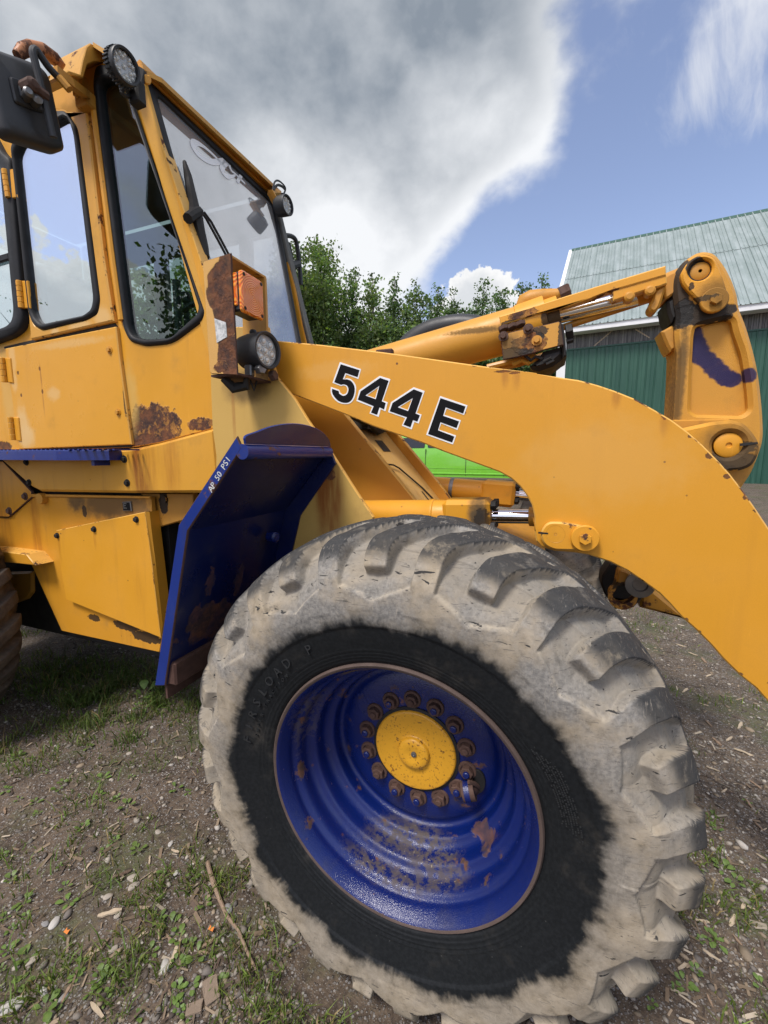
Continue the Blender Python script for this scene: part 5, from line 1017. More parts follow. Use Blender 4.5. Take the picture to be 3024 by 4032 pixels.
script([(-1.267,0.992,3.006),(-1.276,1.024,3.035),(-1.274,1.039,3.029),(-1.266,1.048,3.001),(-1.266,1.075,3.003),(-1.265,1.113,2.999),(-1.264,1.153,2.996)], [.004, .010, .012, .008, .005, .007, .007])
script([(-1.277,1.145,3.038),(-1.264,1.107,2.996),(-1.253,1.075,2.956)], [.009, .009, .009])
# wiper
wp = [(-1.189,0.648,2.788),(-1.172,0.645,2.731),(-1.15,0.635,2.654),(-1.132,0.625,2.592),(-1.116,0.611,2.538),(-1.1,0.607,2.484),(-1.081,0.607,2.418),(-1.067,0.605,2.37)]
m = MB(); m.tube(wp, [.008, .016, .020, .024, .034, .03, .026, .02], 8); wpo = m.build('wiper_blade', m_dark, CB)
wa = [(-1.102,0.622,2.576),(-1.094,0.654,2.55),(-1.075,0.695,2.483),(-1.052,0.736,2.406),(-1.032,0.768,2.338)]
m = MB(); m.tube(wa, .0055, 6); m.tube([Vector(p_)+Vector((0, .03, 0)) for p_ in wa], .0055, 6); m.tube([(-1.076,0.532,2.488),(-1.085,0.568,2.52),(-1.097,0.62,2.561)], .02, 8); m.build('wiper_arm', m_dark, CB)
# far side, rear wall, floor, seat and steering wheel
far = [(-2.95, 1.5), (-.95, 1.5), (-.98, 2.0), (-1.26, 3.06), (-2.95, 3.06)]
m = MB(); m.slab(far, 1.40, 1.44, .003, holes=[[(-1.45, 2.05), (-1.08, 2.05), (-1.28, 2.86), (-1.45, 2.86)], [(-2.15, 2.05), (-1.53, 2.05), (-1.53, 2.86), (-2.15, 2.86)], [(-2.85, 2.05), (-2.25, 2.05), (-2.25, 2.86), (-2.85, 2.86)]])
m_int = plain('cab_lining', (.11, .11, .10), .7, 0, .3, 8, .3); m.build('far_side', m_int, CB, 0)
m = MB(); m.slab([(.6, 1.5), (1.4, 1.5), (1.4, 3.05), (.6, 3.05)], 0, .04, .003, holes=[[(.7, 2.1), (1.3, 2.1), (1.3, 2.85), (.7, 2.85)]], T=lambda x, y, z: (-3.0+y, x, z)); m.build('rear_wall', m_int, CB, 0)
m = MB(); m.box((-3.0, .6, 1.5), (-1.0, 1.4, 1.56)); m.build('floor', m_int, CB, 0)
m = MB(); m.box((-2.5, .80, 1.85), (-2.0, 1.25, 1.98), bev=.03); m.box((-2.58, .80, 1.98), (-2.46, 1.25, 2.65), bev=.03); m.box((-2.4, .9, 1.56), (-2.1, 1.15, 1.85)); m.build('seat', m_blk, CB, 30)
m = MB(); m.box((-1.25, .75, 1.56), (-1.02, 1.25, 2.05), bev=.02); m.tube([(-1.2, 1.0, 1.9), (-1.42, 1.0, 2.22)], .035, 10); m.build('steering_column', m_blk, CB)
m = MB(); c_ = Vector((-1.43, 1.0, 2.24)); ax_ = Vector((-.55, 0, .83)).normalized(); s_ = Vector((0, 1, 0)); u_ = ax_.cross(s_)
ring = [c_+s_*.2*math.cos(a)+u_*.2*math.sin(a) for a in np.linspace(0, 2*math.pi, 30)]; m.tube(ring, .014, 8)
for a in (.5, 2.6, 4.7): m.tube([c_, c_+s_*.2*math.cos(a)+u_*.2*math.sin(a)], .010, 6)
m.tube([c_-ax_*.02, c_+ax_*.03], .04, 10); m.build('steering_wheel', m_blk, CB)
m = MB(); m.tube([(-1.40, .8, 1.6), (-1.40, .82, 2.3)], .014, 6); m.turned((-1.40, .82, 2.3), (0, 0, 1), [(.02, 0), (.024, .02), (.02, .045), (0, .05)], 10); m.tube([(-1.35, .7, 1.6), (-1.33, .70, 2.35)], .018, 8); m.build('control_lever', m_blk, CB)
m = MB(); m.slab(rounded([(.66, 2.82), (.80, 2.82), (.80, 2.98), (.66, 2.98)], .04), 0, .03, .01, T=lambda x, y, z: (-1.36-y, x, z)); m.build('rear_view_mirror', m_blk, CB)
# roof
rp = [(0.511,3.218),(0.5,3.209),(0.481,3.18),(0.46,3.117),(0.444,3.057),(0.436,3.053),(0.418,3.045),(0.398,3.036),(0.386,3.021),(0.377,3.007)]
rz_ = rp[0][1]; ry = rp[0][0]
prof = [(1.5, rz_-.0), (ry+.02, rz_+.004)]+rp[1:10]+[(rp[9][0]+.012, rp[9][1]), (rp[7][0]+.01, rp[7][1]-.012), (rp[4][0]+.014, rp[4][1]-.004), (rp[3][0]+.02, rp[3][1]), (rp[2][0]+.03, rp[2][1]-.03), (ry+.06, rz_-.02), (1.5, rz_-.02)]
m_roof = paint('roof_enamel', (.56, .29, .045), dirt=.5, streak=.4, fade=.6, edge=.05)
m = MB(); m.slab([(a, b) for a, b in prof], 0, .20, .003, T=lambda x, y, z: (-1.50-y, x, z)); m.build('roof_lip', m_roof, CB, 30)
m = MB(); m.box((-3.1, .535, 3.195), (-1.695, 1.5, rz_), bev=.012); m.build('roof', m_roof, CB, 30)
lip = rp[4:]; 
zf = 3.07
m = MB(); V = [(-1.50, ry-.0, rz_+.004), (-1.50, 1.5, rz_), (-1.235, 1.44, zf+.03), (-1.235, .60, zf+.012), (-1.30, .44, zf-.01)]; V2 = [(a, b, c_-.018) for a, b, c_ in V]
m.add(V+V2, [(0, 1, 2, 3, 4), (9, 8, 7, 6, 5), (0, 5, 6, 1), (1, 6, 7, 2), (2, 7, 8, 3), (3, 8, 9, 4), (4, 9, 5, 0)]); m.build('roof_visor', m_roof, CB, 0)
m = MB(); m.box((-3.0, .6, 3.08), (-1.35, 1.4, 3.12)); m.build('head_lining', m_int, CB, 0)
m = MB(); m.tube([(-1.55,0.249,2.985),(-1.55,0.273,3.023),(-1.55,0.296,3.046),(-1.55,0.345,3.075),(-1.55,0.384,3.077),(-1.55,0.4,3.07),(-1.55,0.395,3.053)], [.016, .022, .024, .024, .024, .022, .012], 12); m.build('beacon_pipe', paint('pipe_rusty_enamel', (.40, .16, .06), dirt=.6, edge=.35), CB)
# mirror on its arm, near side
MX = -1.5
mo = [(0.133,2.916),(0.165,2.928),(0.265,2.97),(0.304,2.983),(0.327,2.975),(0.337,2.952),(0.365,2.749),(0.358,2.731),(0.334,2.711),(0.304,2.701),(0.172,2.661),(0.152,2.672),(0.145,2.703),(0.126,2.845)]
m = MB(); m.slab(curve(rounded(mo, .025), 1, True), 0, .055, .018, T=lambda x, y, z: (MX-y, x, z)); mir = m.build('wing_mirror', m_blk, CB, 50)
m = MB(); m.slab(offset(orient(mo), .03), 0, .004, .0005, T=lambda x, y, z: (MX-.0585-y, x, z)); m.build('mirror_glass', plain('mirror', (.85, .86, .87), .03, 1, 0, 3, 0), mir, 0)
pt = [(0.18,2.855),(0.243,2.877),(0.295,2.893),(0.29,2.811),(0.24,2.792),(0.19,2.778)]
m = MB(); m.slab(rounded(pt, .012), 0, .012, .005, T=lambda x, y, z: (MX+.011-y, x, z)); m.slab(rounded(offset(orient(pt), .02), .01), 0, .01, .004, T=lambda x, y, z: (MX+.018-y, x, z)); m.build('mirror_plate', m_blk, mir, 20)
m = MB(); m.tube(curve([(-1.455,0.287,2.719),(-1.455,0.276,2.782),(-1.455,0.264,2.845),(-1.455,0.257,2.89),(-1.455,0.247,2.941),(-1.455,0.244,2.964),(-1.455,0.254,2.98),(-1.455,0.265,2.975),(-1.455,0.29,2.956),(-1.455,0.314,2.947),(-1.455,0.339,2.941)], 3), .0125, 10); arm_m = m.build('mirror_arm', m_blk, mir)
m = MB(); b_ = [(-1.45,0.225,2.845),(-1.45,0.252,2.841),(-1.45,0.273,2.841)]; m.tube(b_, .018, 8); m.turned(b_[0], (1, 0, 0), [(.022, -.04), (.022, .012), (.012, .02), (0, .02)], 10); m.build('mirror_clamp', m_bolt, mir)
m = MB(); m.turned([(-1.46,0.216,2.816)][0], (1, -.3, 0), [(.014, -.04), (.016, .01), (.010, .018), (0, .018)], 12); m.turned([(-1.46,0.242,2.816)][0], (1, -.3, 0), [(.016, -.04), (.018, .01), (0, .018)], 12); m.build('mirror_bolt', m_steel, mir)
br = [(-1.46,0.319,2.964),(-1.46,0.374,2.962)]+[(-1.555,0.5,3.039)]
m = MB(); m.tube([Vector(p_) for p_ in br], .020, 4); m.tube([Vector(br[0])+Vector((.02, 0, -.03)), Vector(br[0])+Vector((.04, .02, -.06))], .014, 8); m.build('mirror_bracket', m_yeld, CB, 20)
m = MB(); c_ = Vector([(-1.582,0.525,3.032)][0]); m.box(c_-Vector((.035, .03, .03)), c_+Vector((.035, .025, .03)), bev=.006); m.box(c_+Vector((-.03, -.01, .02)), c_+Vector((-.01, .02, .11)), bev=.004); m.hexbolt(c_+Vector((-.01, -.03, .01)), (0, -1, 0), .014, .014); m.hexbolt(c_+Vector((.02, -.03, .01)), (0, -1, 0), .012, .014); m.build('bracket_foot', m_yeld, CB, 20)
# far mirror
m = MB(); FX = -1.25; fo = [(1.466,2.841),(1.501,2.862),(1.557,2.874),(1.626,2.67),(1.612,2.622),(1.554,2.602),(1.522,2.644)]
m.slab(rounded(fo, .015), 0, .06, .012, T=lambda x, y, z: (FX-y, x, z)); fm = m.build('wing_mirror', m_blk, CB, 50)
m = MB(); m.tube(curve([(-1.24,1.445,2.858),(-1.24,1.532,2.896),(-1.24,1.588,2.898),(-1.24,1.608,2.854),(-1.24,1.627,2.766),(-1.24,1.638,2.648)], 3), .014, 8); m.tube([(-1.24,1.526,2.715),(-1.24,1.616,2.767)], .022, 8); m.build('mirror_arm', m_blk, fm)
# roof lamps
lc_ = [(-1.13,0.341,2.899)][0]; lamp(lc_, (1, -.10, -.16), .051, .045, CB, 19, 'roof_lamp', True)
m = MB(); m.tube([Vector(lc_)+Vector((-.05, .03, .0)), Vector(lc_)+Vector((-.09, .11, .0)), (-1.235, lc_[1]+.16, 3.03)], .018, 6); m.box(Vector(lc_)+Vector((-.08, .07, -.05)), Vector(lc_)+Vector((-.03, .11, .03)), bev=.006); m.build('lamp_bracket', m_dark, CB)
m = MB(); m.tube(curve([Vector(p_) for p_ in [(-1.2,0.385,2.898),(-1.2,0.376,2.873),(-1.2,0.384,2.86),(-1.2,0.412,2.872),(-1.2,0.454,2.913),(-1.2,0.471,2.932)]], 4), .006, 6); m.tube(curve([(-1.2,0.374,2.857),(-1.2,0.388,2.879),(-1.2,0.41,2.895),(-1.2,0.413,2.882),(-1.2,0.393,2.858)], 4), .005, 6); m.build('lamp_cable', m_blk, CB)
m = MB(); m.slab(rounded([(0.498,3.017),(0.526,3.03),(0.532,3.014),(0.523,2.995),(0.502,2.984)], .01), 0, .01, .003, T=lambda x, y, z: (-1.215-y, x, z)); m.build('lamp_tab', m_yel, CB, 20)
lf = [(-1.14,1.349,2.96)][0]; lamp(lf, (1, -.05, -.05), .052, .07, CB, 19, 'roof_lamp')
m = MB(); m.tube([Vector(lf)+Vector((-.06, 0, 0)), Vector(lf)+Vector((-.07, -.05, .05)), (-1.235, 1.40, 3.07)], .022, 6); m.build('lamp_bracket', m_yeld, CB)
m = MB(); m.tube(curve([(-1.2,1.3,3.021),(-1.2,1.325,3.082),(-1.2,1.371,3.11),(-1.2,1.428,3.108),(-1.2,1.415,3.07),(-1.2,1.391,3.054)], 4), .005, 6); m.tube(curve([(-1.2,1.306,3.03),(-1.2,1.347,3.076),(-1.2,1.393,3.095),(-1.2,1.428,3.095)], 4), .007, 6); m.build('lamp_cable', m_blk, CB)

# ------------------------------------------------------------------ rear frame, step and side plates
RF = empty('rear_frame', (-1.9, 1.0, .5), L)
m_fas = paint('fascia_enamel', (.60, .295, .030), dirt=.3, streak=.5, fade=.5, blobs=[('stain', [(-1.402,0.52,1.486)][0], (.06, .05, .16), .4, 1), ('stain', [(-1.449,0.52,1.522)][0], (.025, .05, .14), .3, .9), ('stain', [(-1.242,0.52,1.506)][0], (.05, .05, .14), .5, .5)])
fo = [(-1.573,1.576),(-1.442,1.579),(-1.304,1.601),(-0.989,1.659),(-0.981,1.398),(-1.092,1.381),(-1.505,1.367),(-2.183,1.355),(-2.263,1.375),(-2.484,1.511),(-2.933,1.721),(-2.972,1.566),(-2.312,1.565)]
m = MB(); m.slab([(-2.983,1.558),(-1.567,1.57),(-1.449,1.577),(-1.299,1.599),(-0.985,1.657),(-0.976,1.403),(-1.02,1.385),(-1.499,1.368),(-2.174,1.353),(-2.253,1.379),(-2.474,1.51),(-2.93,1.766)][:-1]+[(-2.654,1.604)], .515, .56, .012, edge=0); m.build('fascia', m_fas, RF, 40)
for c_ in [(-1.526,0.515,1.526),(-1.519,0.515,1.415),(-2.254,0.515,1.399),(-2.256,0.515,1.507)]:
    m = MB(); m.hexbolt(c_, (0, -1, 0), .012, .012, washer=.018); m.build('fascia_bolt', m_dark, RF, 25)
zs = 1.552; A_ = [(-2.17,1.563),(-1.755,1.567)]; Bb = [(-1.543,1.567)]
m_step = paint('step_blue', (.005, .020, .165), specks=.2, dirt=.3, rough=.35, edge=.06, coat=.3)
m = MB(); pl_ = [(-2.9, .34), (A_[1][0], .36), (Bb[0][0], .455), (Bb[0][0]+.005, .514), (-2.9, .514)]
m.slab(pl_, 0, .045, .003, edge=0, T=lambda x, y, z: (x, z, 1.567-y)); st = m.build('step', m_step, RF, 20)
m = MB()
for i in range(46):
    x_ = -2.85+i*.032; m.box((x_-.006, .38, 1.566), (x_+.006, .50, 1.5725), rot=None)
m.build('tread_bars', m_step, st, 0)
b_ = [(-1.644,0.47,1.517)][0]; m = MB(); m.box((b_[0]-.2, .44, b_[2]+.01), (b_[0]+.02, .52, b_[2]+.025)); m.box((b_[0], .44, b_[2]-.02), (b_[0]+.02, .52, b_[2]+.02)); m.build('step_bracket', m_step, st, 0)
m_sp = paint('side_plate_enamel', (.59, .27, .022), dirt=.5, streak=.5, fade=.4, bump=.15, edge=0, blobs=[('grime_and_shade', [(-1.679,0.56,1.297)][0], (.30, .05, .07), .5, .85), ('grime_and_shade', [(-1.966,0.56,1.314)][0], (.06, .05, .05), .6, .8), ('black', [(-1.908,0.56,1.256)][0], (.018, .05, .030), .6, .85), ('black', [(-1.914,0.56,0.675)][0], (.045, .05, .020), .8, .9), ('black', [(-1.673,0.56,0.667)][0], (.10, .05, .025), .6, .9), ('black', [(-1.53,0.56,0.628)][0], (.11, .05, .030), .6, .92), ('stain', [(-2.594,0.56,1.115)][0], (.05, .05, .12), .4, .8), ('stain', [(-2.323,0.56,1.165)][0], (.04, .05, .25), .5, .6)])
m = MB(); m.slab([(-2.992,1.196),(-2.646,1.183),(-2.569,1.185),(-2.325,1.318),(-1.432,1.345),(-1.434,1.219),(-1.408,0.761),(-1.427,0.638),(-1.452,0.56),(-2.201,0.555),(-2.407,0.925),(-2.631,0.929),(-2.815,0.923)], .56, .585, .004, edge=1); m.build('side_plate', [m_sp, m_yeld], RF, 20)
m = MB(); m.slab([(-2.876,1.545),(-2.527,1.51),(-2.305,1.346),(-2.306,1.316),(-2.539,1.191),(-2.615,1.189),(-2.958,1.199)], .548, .562, .004, edge=1); m.build('side_plate', [m_sp, m_rusty], RF, 20)
for c_ in [(-2.362,0.548,1.318),(-2.522,0.548,1.229)]:
    m = MB(); m.hexbolt(c_, (0, -1, 0), .015, .014, washer=.022); m.build('plate_bolt', m_bolt, RF, 25)
m = MB(); m.slab([(-2.313,1.333),(-1.425,1.352),(-1.425,1.341),(-2.065,1.325),(-2.317,1.315)], .548, .565, .003); m.turned([(-2.215,0.55,1.312)][0], (0, -1, 0), [(.03, -.01), (.03, .02), (0, .02)], 8); m.build('frame_rail', m_yeld, RF, 20)
m_cv = paint('cover_enamel', (.64, .30, .022), dirt=.12, streak=.25, specks=1.0, fade=.4, bump=.16, blobs=[('stain', [(-1.805,0.53,1.124)][0], (.008, .05, .05), .3, .7), ('stain', [(-2.087,0.53,1.084)][0], (.012, .05, .1), .4, .5)])
cp = [(-2.102,1.147),(-1.438,1.28),(-1.426,1.135),(-1.399,0.659),(-2.081,0.765),(-2.097,0.932)]
m = MB(); m.slab(cp, .53, .558, .003, edge=1); cv = m.build('cover_panel', [m_cv, m_edge], RF, 20)
m = MB(); r0 = [(-1.438,1.28),(-1.417,1.001),(-1.399,0.659)]; r1_ = [(-1.428,1.279),(-1.411,0.998),(-1.397,0.715)]
m.add([(r0[0][0], .531, r0[0][1]), (r0[1][0], .531, r0[1][1]), (r0[2][0], .531, r0[2][1]), (r1_[0][0], .545, r1_[0][1]), (r1_[1][0], .545, r1_[1][1]), (r1_[2][0], .545, r1_[2][1]), (r1_[0][0]-.004, .60, r1_[0][1]), (r1_[1][0]-.004, .60, r1_[1][1]), (r1_[2][0]-.004, .60, r1_[2][1])], [(0, 1, 4, 3), (1, 2, 5, 4), (3, 4, 7, 6), (4, 5, 8, 7)]); m.build('cover_flange', m_cv, cv, 0)
for c_ in [(-2.095,0.53,1.119),(-1.801,0.53,1.173),(-1.498,0.53,1.24)]:
    m = MB(); m.hexbolt(c_, (0, -1, 0), .012, .012, washer=.016); m.build('cover_bolt', m_dark, cv, 25)
bd = [(-1.613,1.318),(-1.558,1.322),(-1.554,1.274),(-1.612,1.272)]; m = MB(); m.slab(bd, .550, .561, .002); bdg = m.build('maker_badge', m_steel, RF, 20)
m = MB(); bi = offset(orient(bd), .004); m.slab(bi, .5485, .552, .0005); m.build('badge_field', m_num, bdg, 0)
bx0 = min(p_[0] for p_ in bd)+.008; bz0 = sum(p_[1] for p_ in bd)/4; m = MB()
for k, (dx_, dz_, w_, h_) in enumerate([(.004, .012, .020, .004), (.004, .002, .014, .004), (.004, -.010, .020, .004), (.002, -.012, .005, .026)]): m.box((bx0+dx_, .5478, bz0+dz_), (bx0+dx_+w_, .549, bz0+dz_+h_))
m.build('badge_mark', m_steel, bdg, 0)
# wheel arch lip, air tank and dark insides
al = [(-2.729,1.007),(-2.521,1.015),(-2.268,1.014),(-2.202,0.961),(-2.502,0.951),(-2.743,0.944)]
m = MB(); m.slab(al, .47, .56, .004, edge=1); m.build('arch_lip', [m_sp, m_edge], RF, 20)
m = MB(); m.slab(rounded([(-2.77,0.822),(-2.53,0.852),(-2.546,0.72),(-2.606,0.669),(-2.815,0.597)], .01), .62, .9, .012); m.build('fuel_tank', m_yeld, RF)
m = MB(); m.tube([(-2.752,0.7,0.573),(-2.739,0.7,0.533),(-2.726,0.7,0.488),(-2.711,0.7,0.455)], .009, 6); m.tube([(-2.742,0.7,0.563),(-2.725,0.7,0.527)], .008, 6); m.build('drain_hose', m_dark, RF)
m = MB(); m.box((-3.6, .64, .48), (-1.42, 1.40, 1.48)); m.box((-1.42, .72, .62), (-.75, 1.32, 1.20)); m.build('frame_core', m_dark, RF, 0)  # frame body in black: its colour carries the shade inside the frame
m = MB(); m.slab([(-1.551,1.356),(-1.21,1.368),(-1.219,1.255),(-1.449,1.192),(-1.49,1.205),(-1.475,1.315)], .60, .63, .004); m.box((-1.42, .62, 1.22), (-.95, .80, 1.30), bev=.004); m.turned([(-1.384,0.6,1.335)][0], (0, -1, 0), [(.018, -.01), (.018, .01), (0, .01)], 10); m.build('hinge_plate', paint('hinge_plate_dirty', (.42, .20, .03), dirt=.9, streak=.6, blobs=[('black', [(-1.396,0.6,1.319)][0], (.03, .1, .06), .5, .95)]), RF, 20)
m = MB(); m.box((-4.9, .62, .85), (-3.06, 1.42, 2.15), bev=.05); m.build('engine_hood', m_yel, RF, 30)
m = MB(); m.box((-5.3, .5, .5), (-4.9, 1.54, 1.5), bev=.05); m.build('counterweight', m_yel, RF, 30)
# ------------------------------------------------------------------ what lies on the ground
def sph():
    import bmesh
    b = bmesh.new(); bmesh.ops.create_icosphere(b, subdivisions=1, radius=1); V = np.array([v.co[:] for v in b.verts]); F = np.array([[v.index for v in f.verts] for f in b.faces]); b.free(); return V, F
PV, PF = sph(); PV2, PF2 = PV, PF
CX, CYC = .319, -.892
def in_wheel(x, y): return ((np.abs(x) < .34) & (y > -.06) & (y < .5)) | ((np.abs(x+2.93) < .4) & (y > -.1) & (y < .5))
def scatter(n, seed, near=2.2):
    rg = np.random.default_rng(seed); out = []
    while len(out) < n:
        d = .75+rg.random(n)**1.3*6.5; a = np.radians(rg.uniform(-78, 46, n)); x = CX+d*np.sin(a); y = CYC+d*np.cos(a)
        ok = ~in_wheel(x, y); out += list(zip(x[ok], y[ok]))
    return np.array(out[:n])
# fine gravel
Pn = scatter(52000, 3); den = fbm(Pn[:, 0]*1.3, Pn[:, 1]*1.3, 21); Pn = Pn[rng.random(len(Pn)) < np.clip((den-.30)*3.2, .12, 1)]
n = len(Pn); d = np.hypot(Pn[:, 0]-CX, Pn[:, 1]-CYC); s = (.0028+.0056*rng.random(n)**2.4)*(1+.10*d); s = np.where(rng.random(n) < .05, s*1.7, s)
A = rng.uniform(0, 2*np.pi, n); sc = np.stack([s*(1+.7*rng.random(n)), s*(.8+.3*rng.random(n)), s*(.45+.3*rng.random(n))], 1)
J = 1+rng.normal(0, .16, (n, len(PV), 1)); Q = PV[None]*J*sc[:, None]; ca, sa_ = np.cos(A)[:, None], np.sin(A)[:, None]
V = np.stack([Q[..., 0]*ca-Q[..., 1]*sa_+Pn[:, :1], Q[..., 0]*sa_+Q[..., 1]*ca+Pn[:, 1:], Q[..., 2]+(gz(Pn[:, 0], Pn[:, 1])+sc[:, 2]*.35)[:, None]], -1)
F = (PF[None]+(np.arange(n)*len(PV))[:, None, None]).reshape(-1, 3); base = np.array([(.18, .158, .132), (.12, .105, .092), (.28, .25, .21), (.21, .165, .115), (.07, .055, .044), (.38, .35, .31)])
col = base[rng.choice(6, n, p=[.28, .24, .13, .17, .13, .05])]*(.9+.6*rng.random((n, 1)))
m_stone = tinted('stone', .85, extra=60); indexed('gravel', V.reshape(-1, 3), F, m_stone, kind='stuff', col=np.repeat(col, len(PV), 0))
# bark and straw crumbs
Pn = scatter(7500, 5); n = len(Pn); ln = (.006+.020*rng.random(n)**2)[:, None]; wd_ = ln*(.10+.22*rng.random((n, 1))); A = rng.uniform(0, 2*np.pi, n); dx = np.stack([np.cos(A), np.sin(A), rng.normal(0, .18, n)], 1); dy = np.stack([-np.sin(A), np.cos(A), rng.normal(0, .25, n)], 1)
c0_ = np.c_[Pn, gz(Pn[:, 0], Pn[:, 1])+.005]; V = np.stack([c0_-dx*ln-dy*wd_, c0_+dx*ln-dy*wd_*.6, c0_+dx*ln*.9+dy*wd_, c0_-dx*ln+dy*wd_*.7], 1)
base = np.array([(.27, .205, .14), (.18, .13, .085), (.09, .062, .045), (.40, .34, .26)]); col = base[rng.choice(4, n, p=[.3, .34, .26, .1])]*(.7+.5*rng.random((n, 1)))
m_chip = tinted('wood_litter', .85, extra=40); quads('bark_litter', V, m_chip, kind='stuff', col=col)
# grass blades
def grass(name, P, hgt, seed, tint, dens_fn):
    rg = np.random.default_rng(seed); k = rg.random(len(P)) < dens_fn(P); P = P[k]; n = len(P); A = rg.uniform(0, 2*np.pi, n); h = hgt*(.4+rg.random(n)**1.5)[:, None]; w_ = (.0011+.0014*rg.random((n, 1)))*(1+.12*np.hypot(P[:, 0]-CX, P[:, 1]-CYC))[:, None]
    sd_ = np.stack([np.cos(A), np.sin(A), np.zeros(n)], 1); B = A+rg.normal(1.57, .8, n); ln_ = np.stack([np.cos(B), np.sin(B), np.zeros(n)], 1)*rg.uniform(.2, 1.5, (n, 1))
    b0 = np.c_[P, gz(P[:, 0], P[:, 1])-.002]; up = np.array([0, 0, 1.0]); m1 = b0+(up*.62+ln_*.28)*h; t1_ = b0+(up*.85+ln_*.85)*h
    V = np.concatenate([np.stack([b0-sd_*w_, b0+sd_*w_, m1+sd_*w_*.8, m1-sd_*w_*.8], 1), np.stack([m1-sd_*w_*.8, m1+sd_*w_*.8, t1_+sd_*w_*.12, t1_-sd_*w_*.12], 1)])
    col = np.array(tint)*np.exp(rg.normal(0, .28, (n, 1)))*np.stack([1+.35*rg.random(n), np.ones(n), np.ones(n)], 1); dry = rg.random(n) < .12; col[dry] = np.array((.26, .20, .09))*(.6+.6*rg.random((dry.sum(), 1)))
    return quads(name, V, m_blade, kind='stuff', col=np.concatenate([col, col]))
m_blade = tinted('grass_blade', .5, extra=30, trans=.25)
Pg = scatter(170000, 11)
def dens(P):
    f = fbm(P[:, 0]*2.3, P[:, 1]*2.3, 31); g2 = fbm(P[:, 0]*9, P[:, 1]*9, 37, 3); under = np.exp(-(((P[:, 0]+1.75)/1.2)**2+((P[:, 1]-.95)/.70)**2)); right = np.exp(-(((P[:, 0]-1.25)/.5)**2+((P[:, 1]-.75)/.8)**2))
    return np.clip((f-.445)*3.8+1.1*under+.30*right, 0, 1)*np.clip((g2-.42)*6, .03, 1)
grass('grass', Pg, .042, 12, (.10, .165, .034), dens)
rg_ = np.random.default_rng(77); Pl = np.c_[rg_.normal(-2.15, .42, 9000), rg_.normal(.80, .16, 9000)]; Pl = Pl[~in_wheel(Pl[:, 0], Pl[:, 1])]
grass('grass', Pl, .075, 13, (.075, .13, .030), lambda P: np.clip((fbm(P[:, 0]*6, P[:, 1]*6, 51, 3)-.36)*4, 0, 1))
# individual weeds, stones, chips
def leafy(n_leaf, size, seed, upr=.5):
    rg = np.random.default_rng(seed); V = []; F = []
    for k in range(n_leaf):
        a = k*2.4+rg.normal(0, .35); L_ = size*(.65+.6*rg.random()); W_ = L_*(.26+.10*rg.random()); el = upr*(.5+rg.random()); d_ = np.array([math.cos(a), math.sin(a), 0]); p_ = np.array([-math.sin(a), math.cos(a), 0]); o = len(V); st = np.array([0, 0, .0]); pet = .45*L_
        for t, wq, drop in ((0, .03, 0), (.35, .04, .0), (.5, .62, .02), (.72, 1, .07), (.9, .66, .18), (1, .03, .28)):
            c_ = st+d_*(pet+L_)*t*math.cos(el)+np.array([0, 0, 1])*((pet+L_)*t*math.sin(el)-drop*L_); V += [c_-p_*W_*wq+np.array([0, 0, .12*W_*wq]), c_, c_+p_*W_*wq+np.array([0, 0, .12*W_*wq])]
        for i in range(5):
            for j in (0, 1): F.append((o+i*3+j, o+i*3+j+1, o+i*3+j+4, o+i*3+j+3))
    return np.array(V), np.array(F)
q = new_mat('weed_leaf'); n = q.noise(q.co, 70, 4, .6); oi = q.add('ShaderNodeObjectInfo').outputs['Random']
c = q.mix(q.ramp(n, .3, .7), (.10, .18, .035), (.18, .28, .065)); c = q.mix(q.math('MULTIPLY', oi, .5), c, (.10, .13, .035))
b = q.add('ShaderNodeBsdfPrincipled', {'Base Color': c, 'Roughness': .5}); t_ = q.add('ShaderNodeBsdfTranslucent', {0: (.16, .27, .04)})
q.add('ShaderNodeOutputMaterial', {0: q.add('ShaderNodeMixShader', {0: .25, 1: b.outputs[0], 2: t_.outputs[0]}).outputs[0]}); m_weed = q.mat
protos = []
for i, (nl, sz_, up_) in enumerate(((6, .028, .5), (8, .022, .7), (5, .036, .45), (9, .018, .8), (4, .030, .6), (7, .026, .35))):
    V, F = leafy(nl, sz_, 100+i, up_); o = indexed('weed', V, F, m_weed, smooth=True); protos.append(o)
def put(proto, x, y, rz, sc_, first, name=None, dz=0.0):
    o = proto if first else proto.copy()
    if not first: COL.objects.link(o)
    o.location = (x, y, float(gz(x, y))+dz); o.rotation_euler = (o.rotation_euler[0], o.rotation_euler[1], rz); o.scale = (sc_,)*3; return o
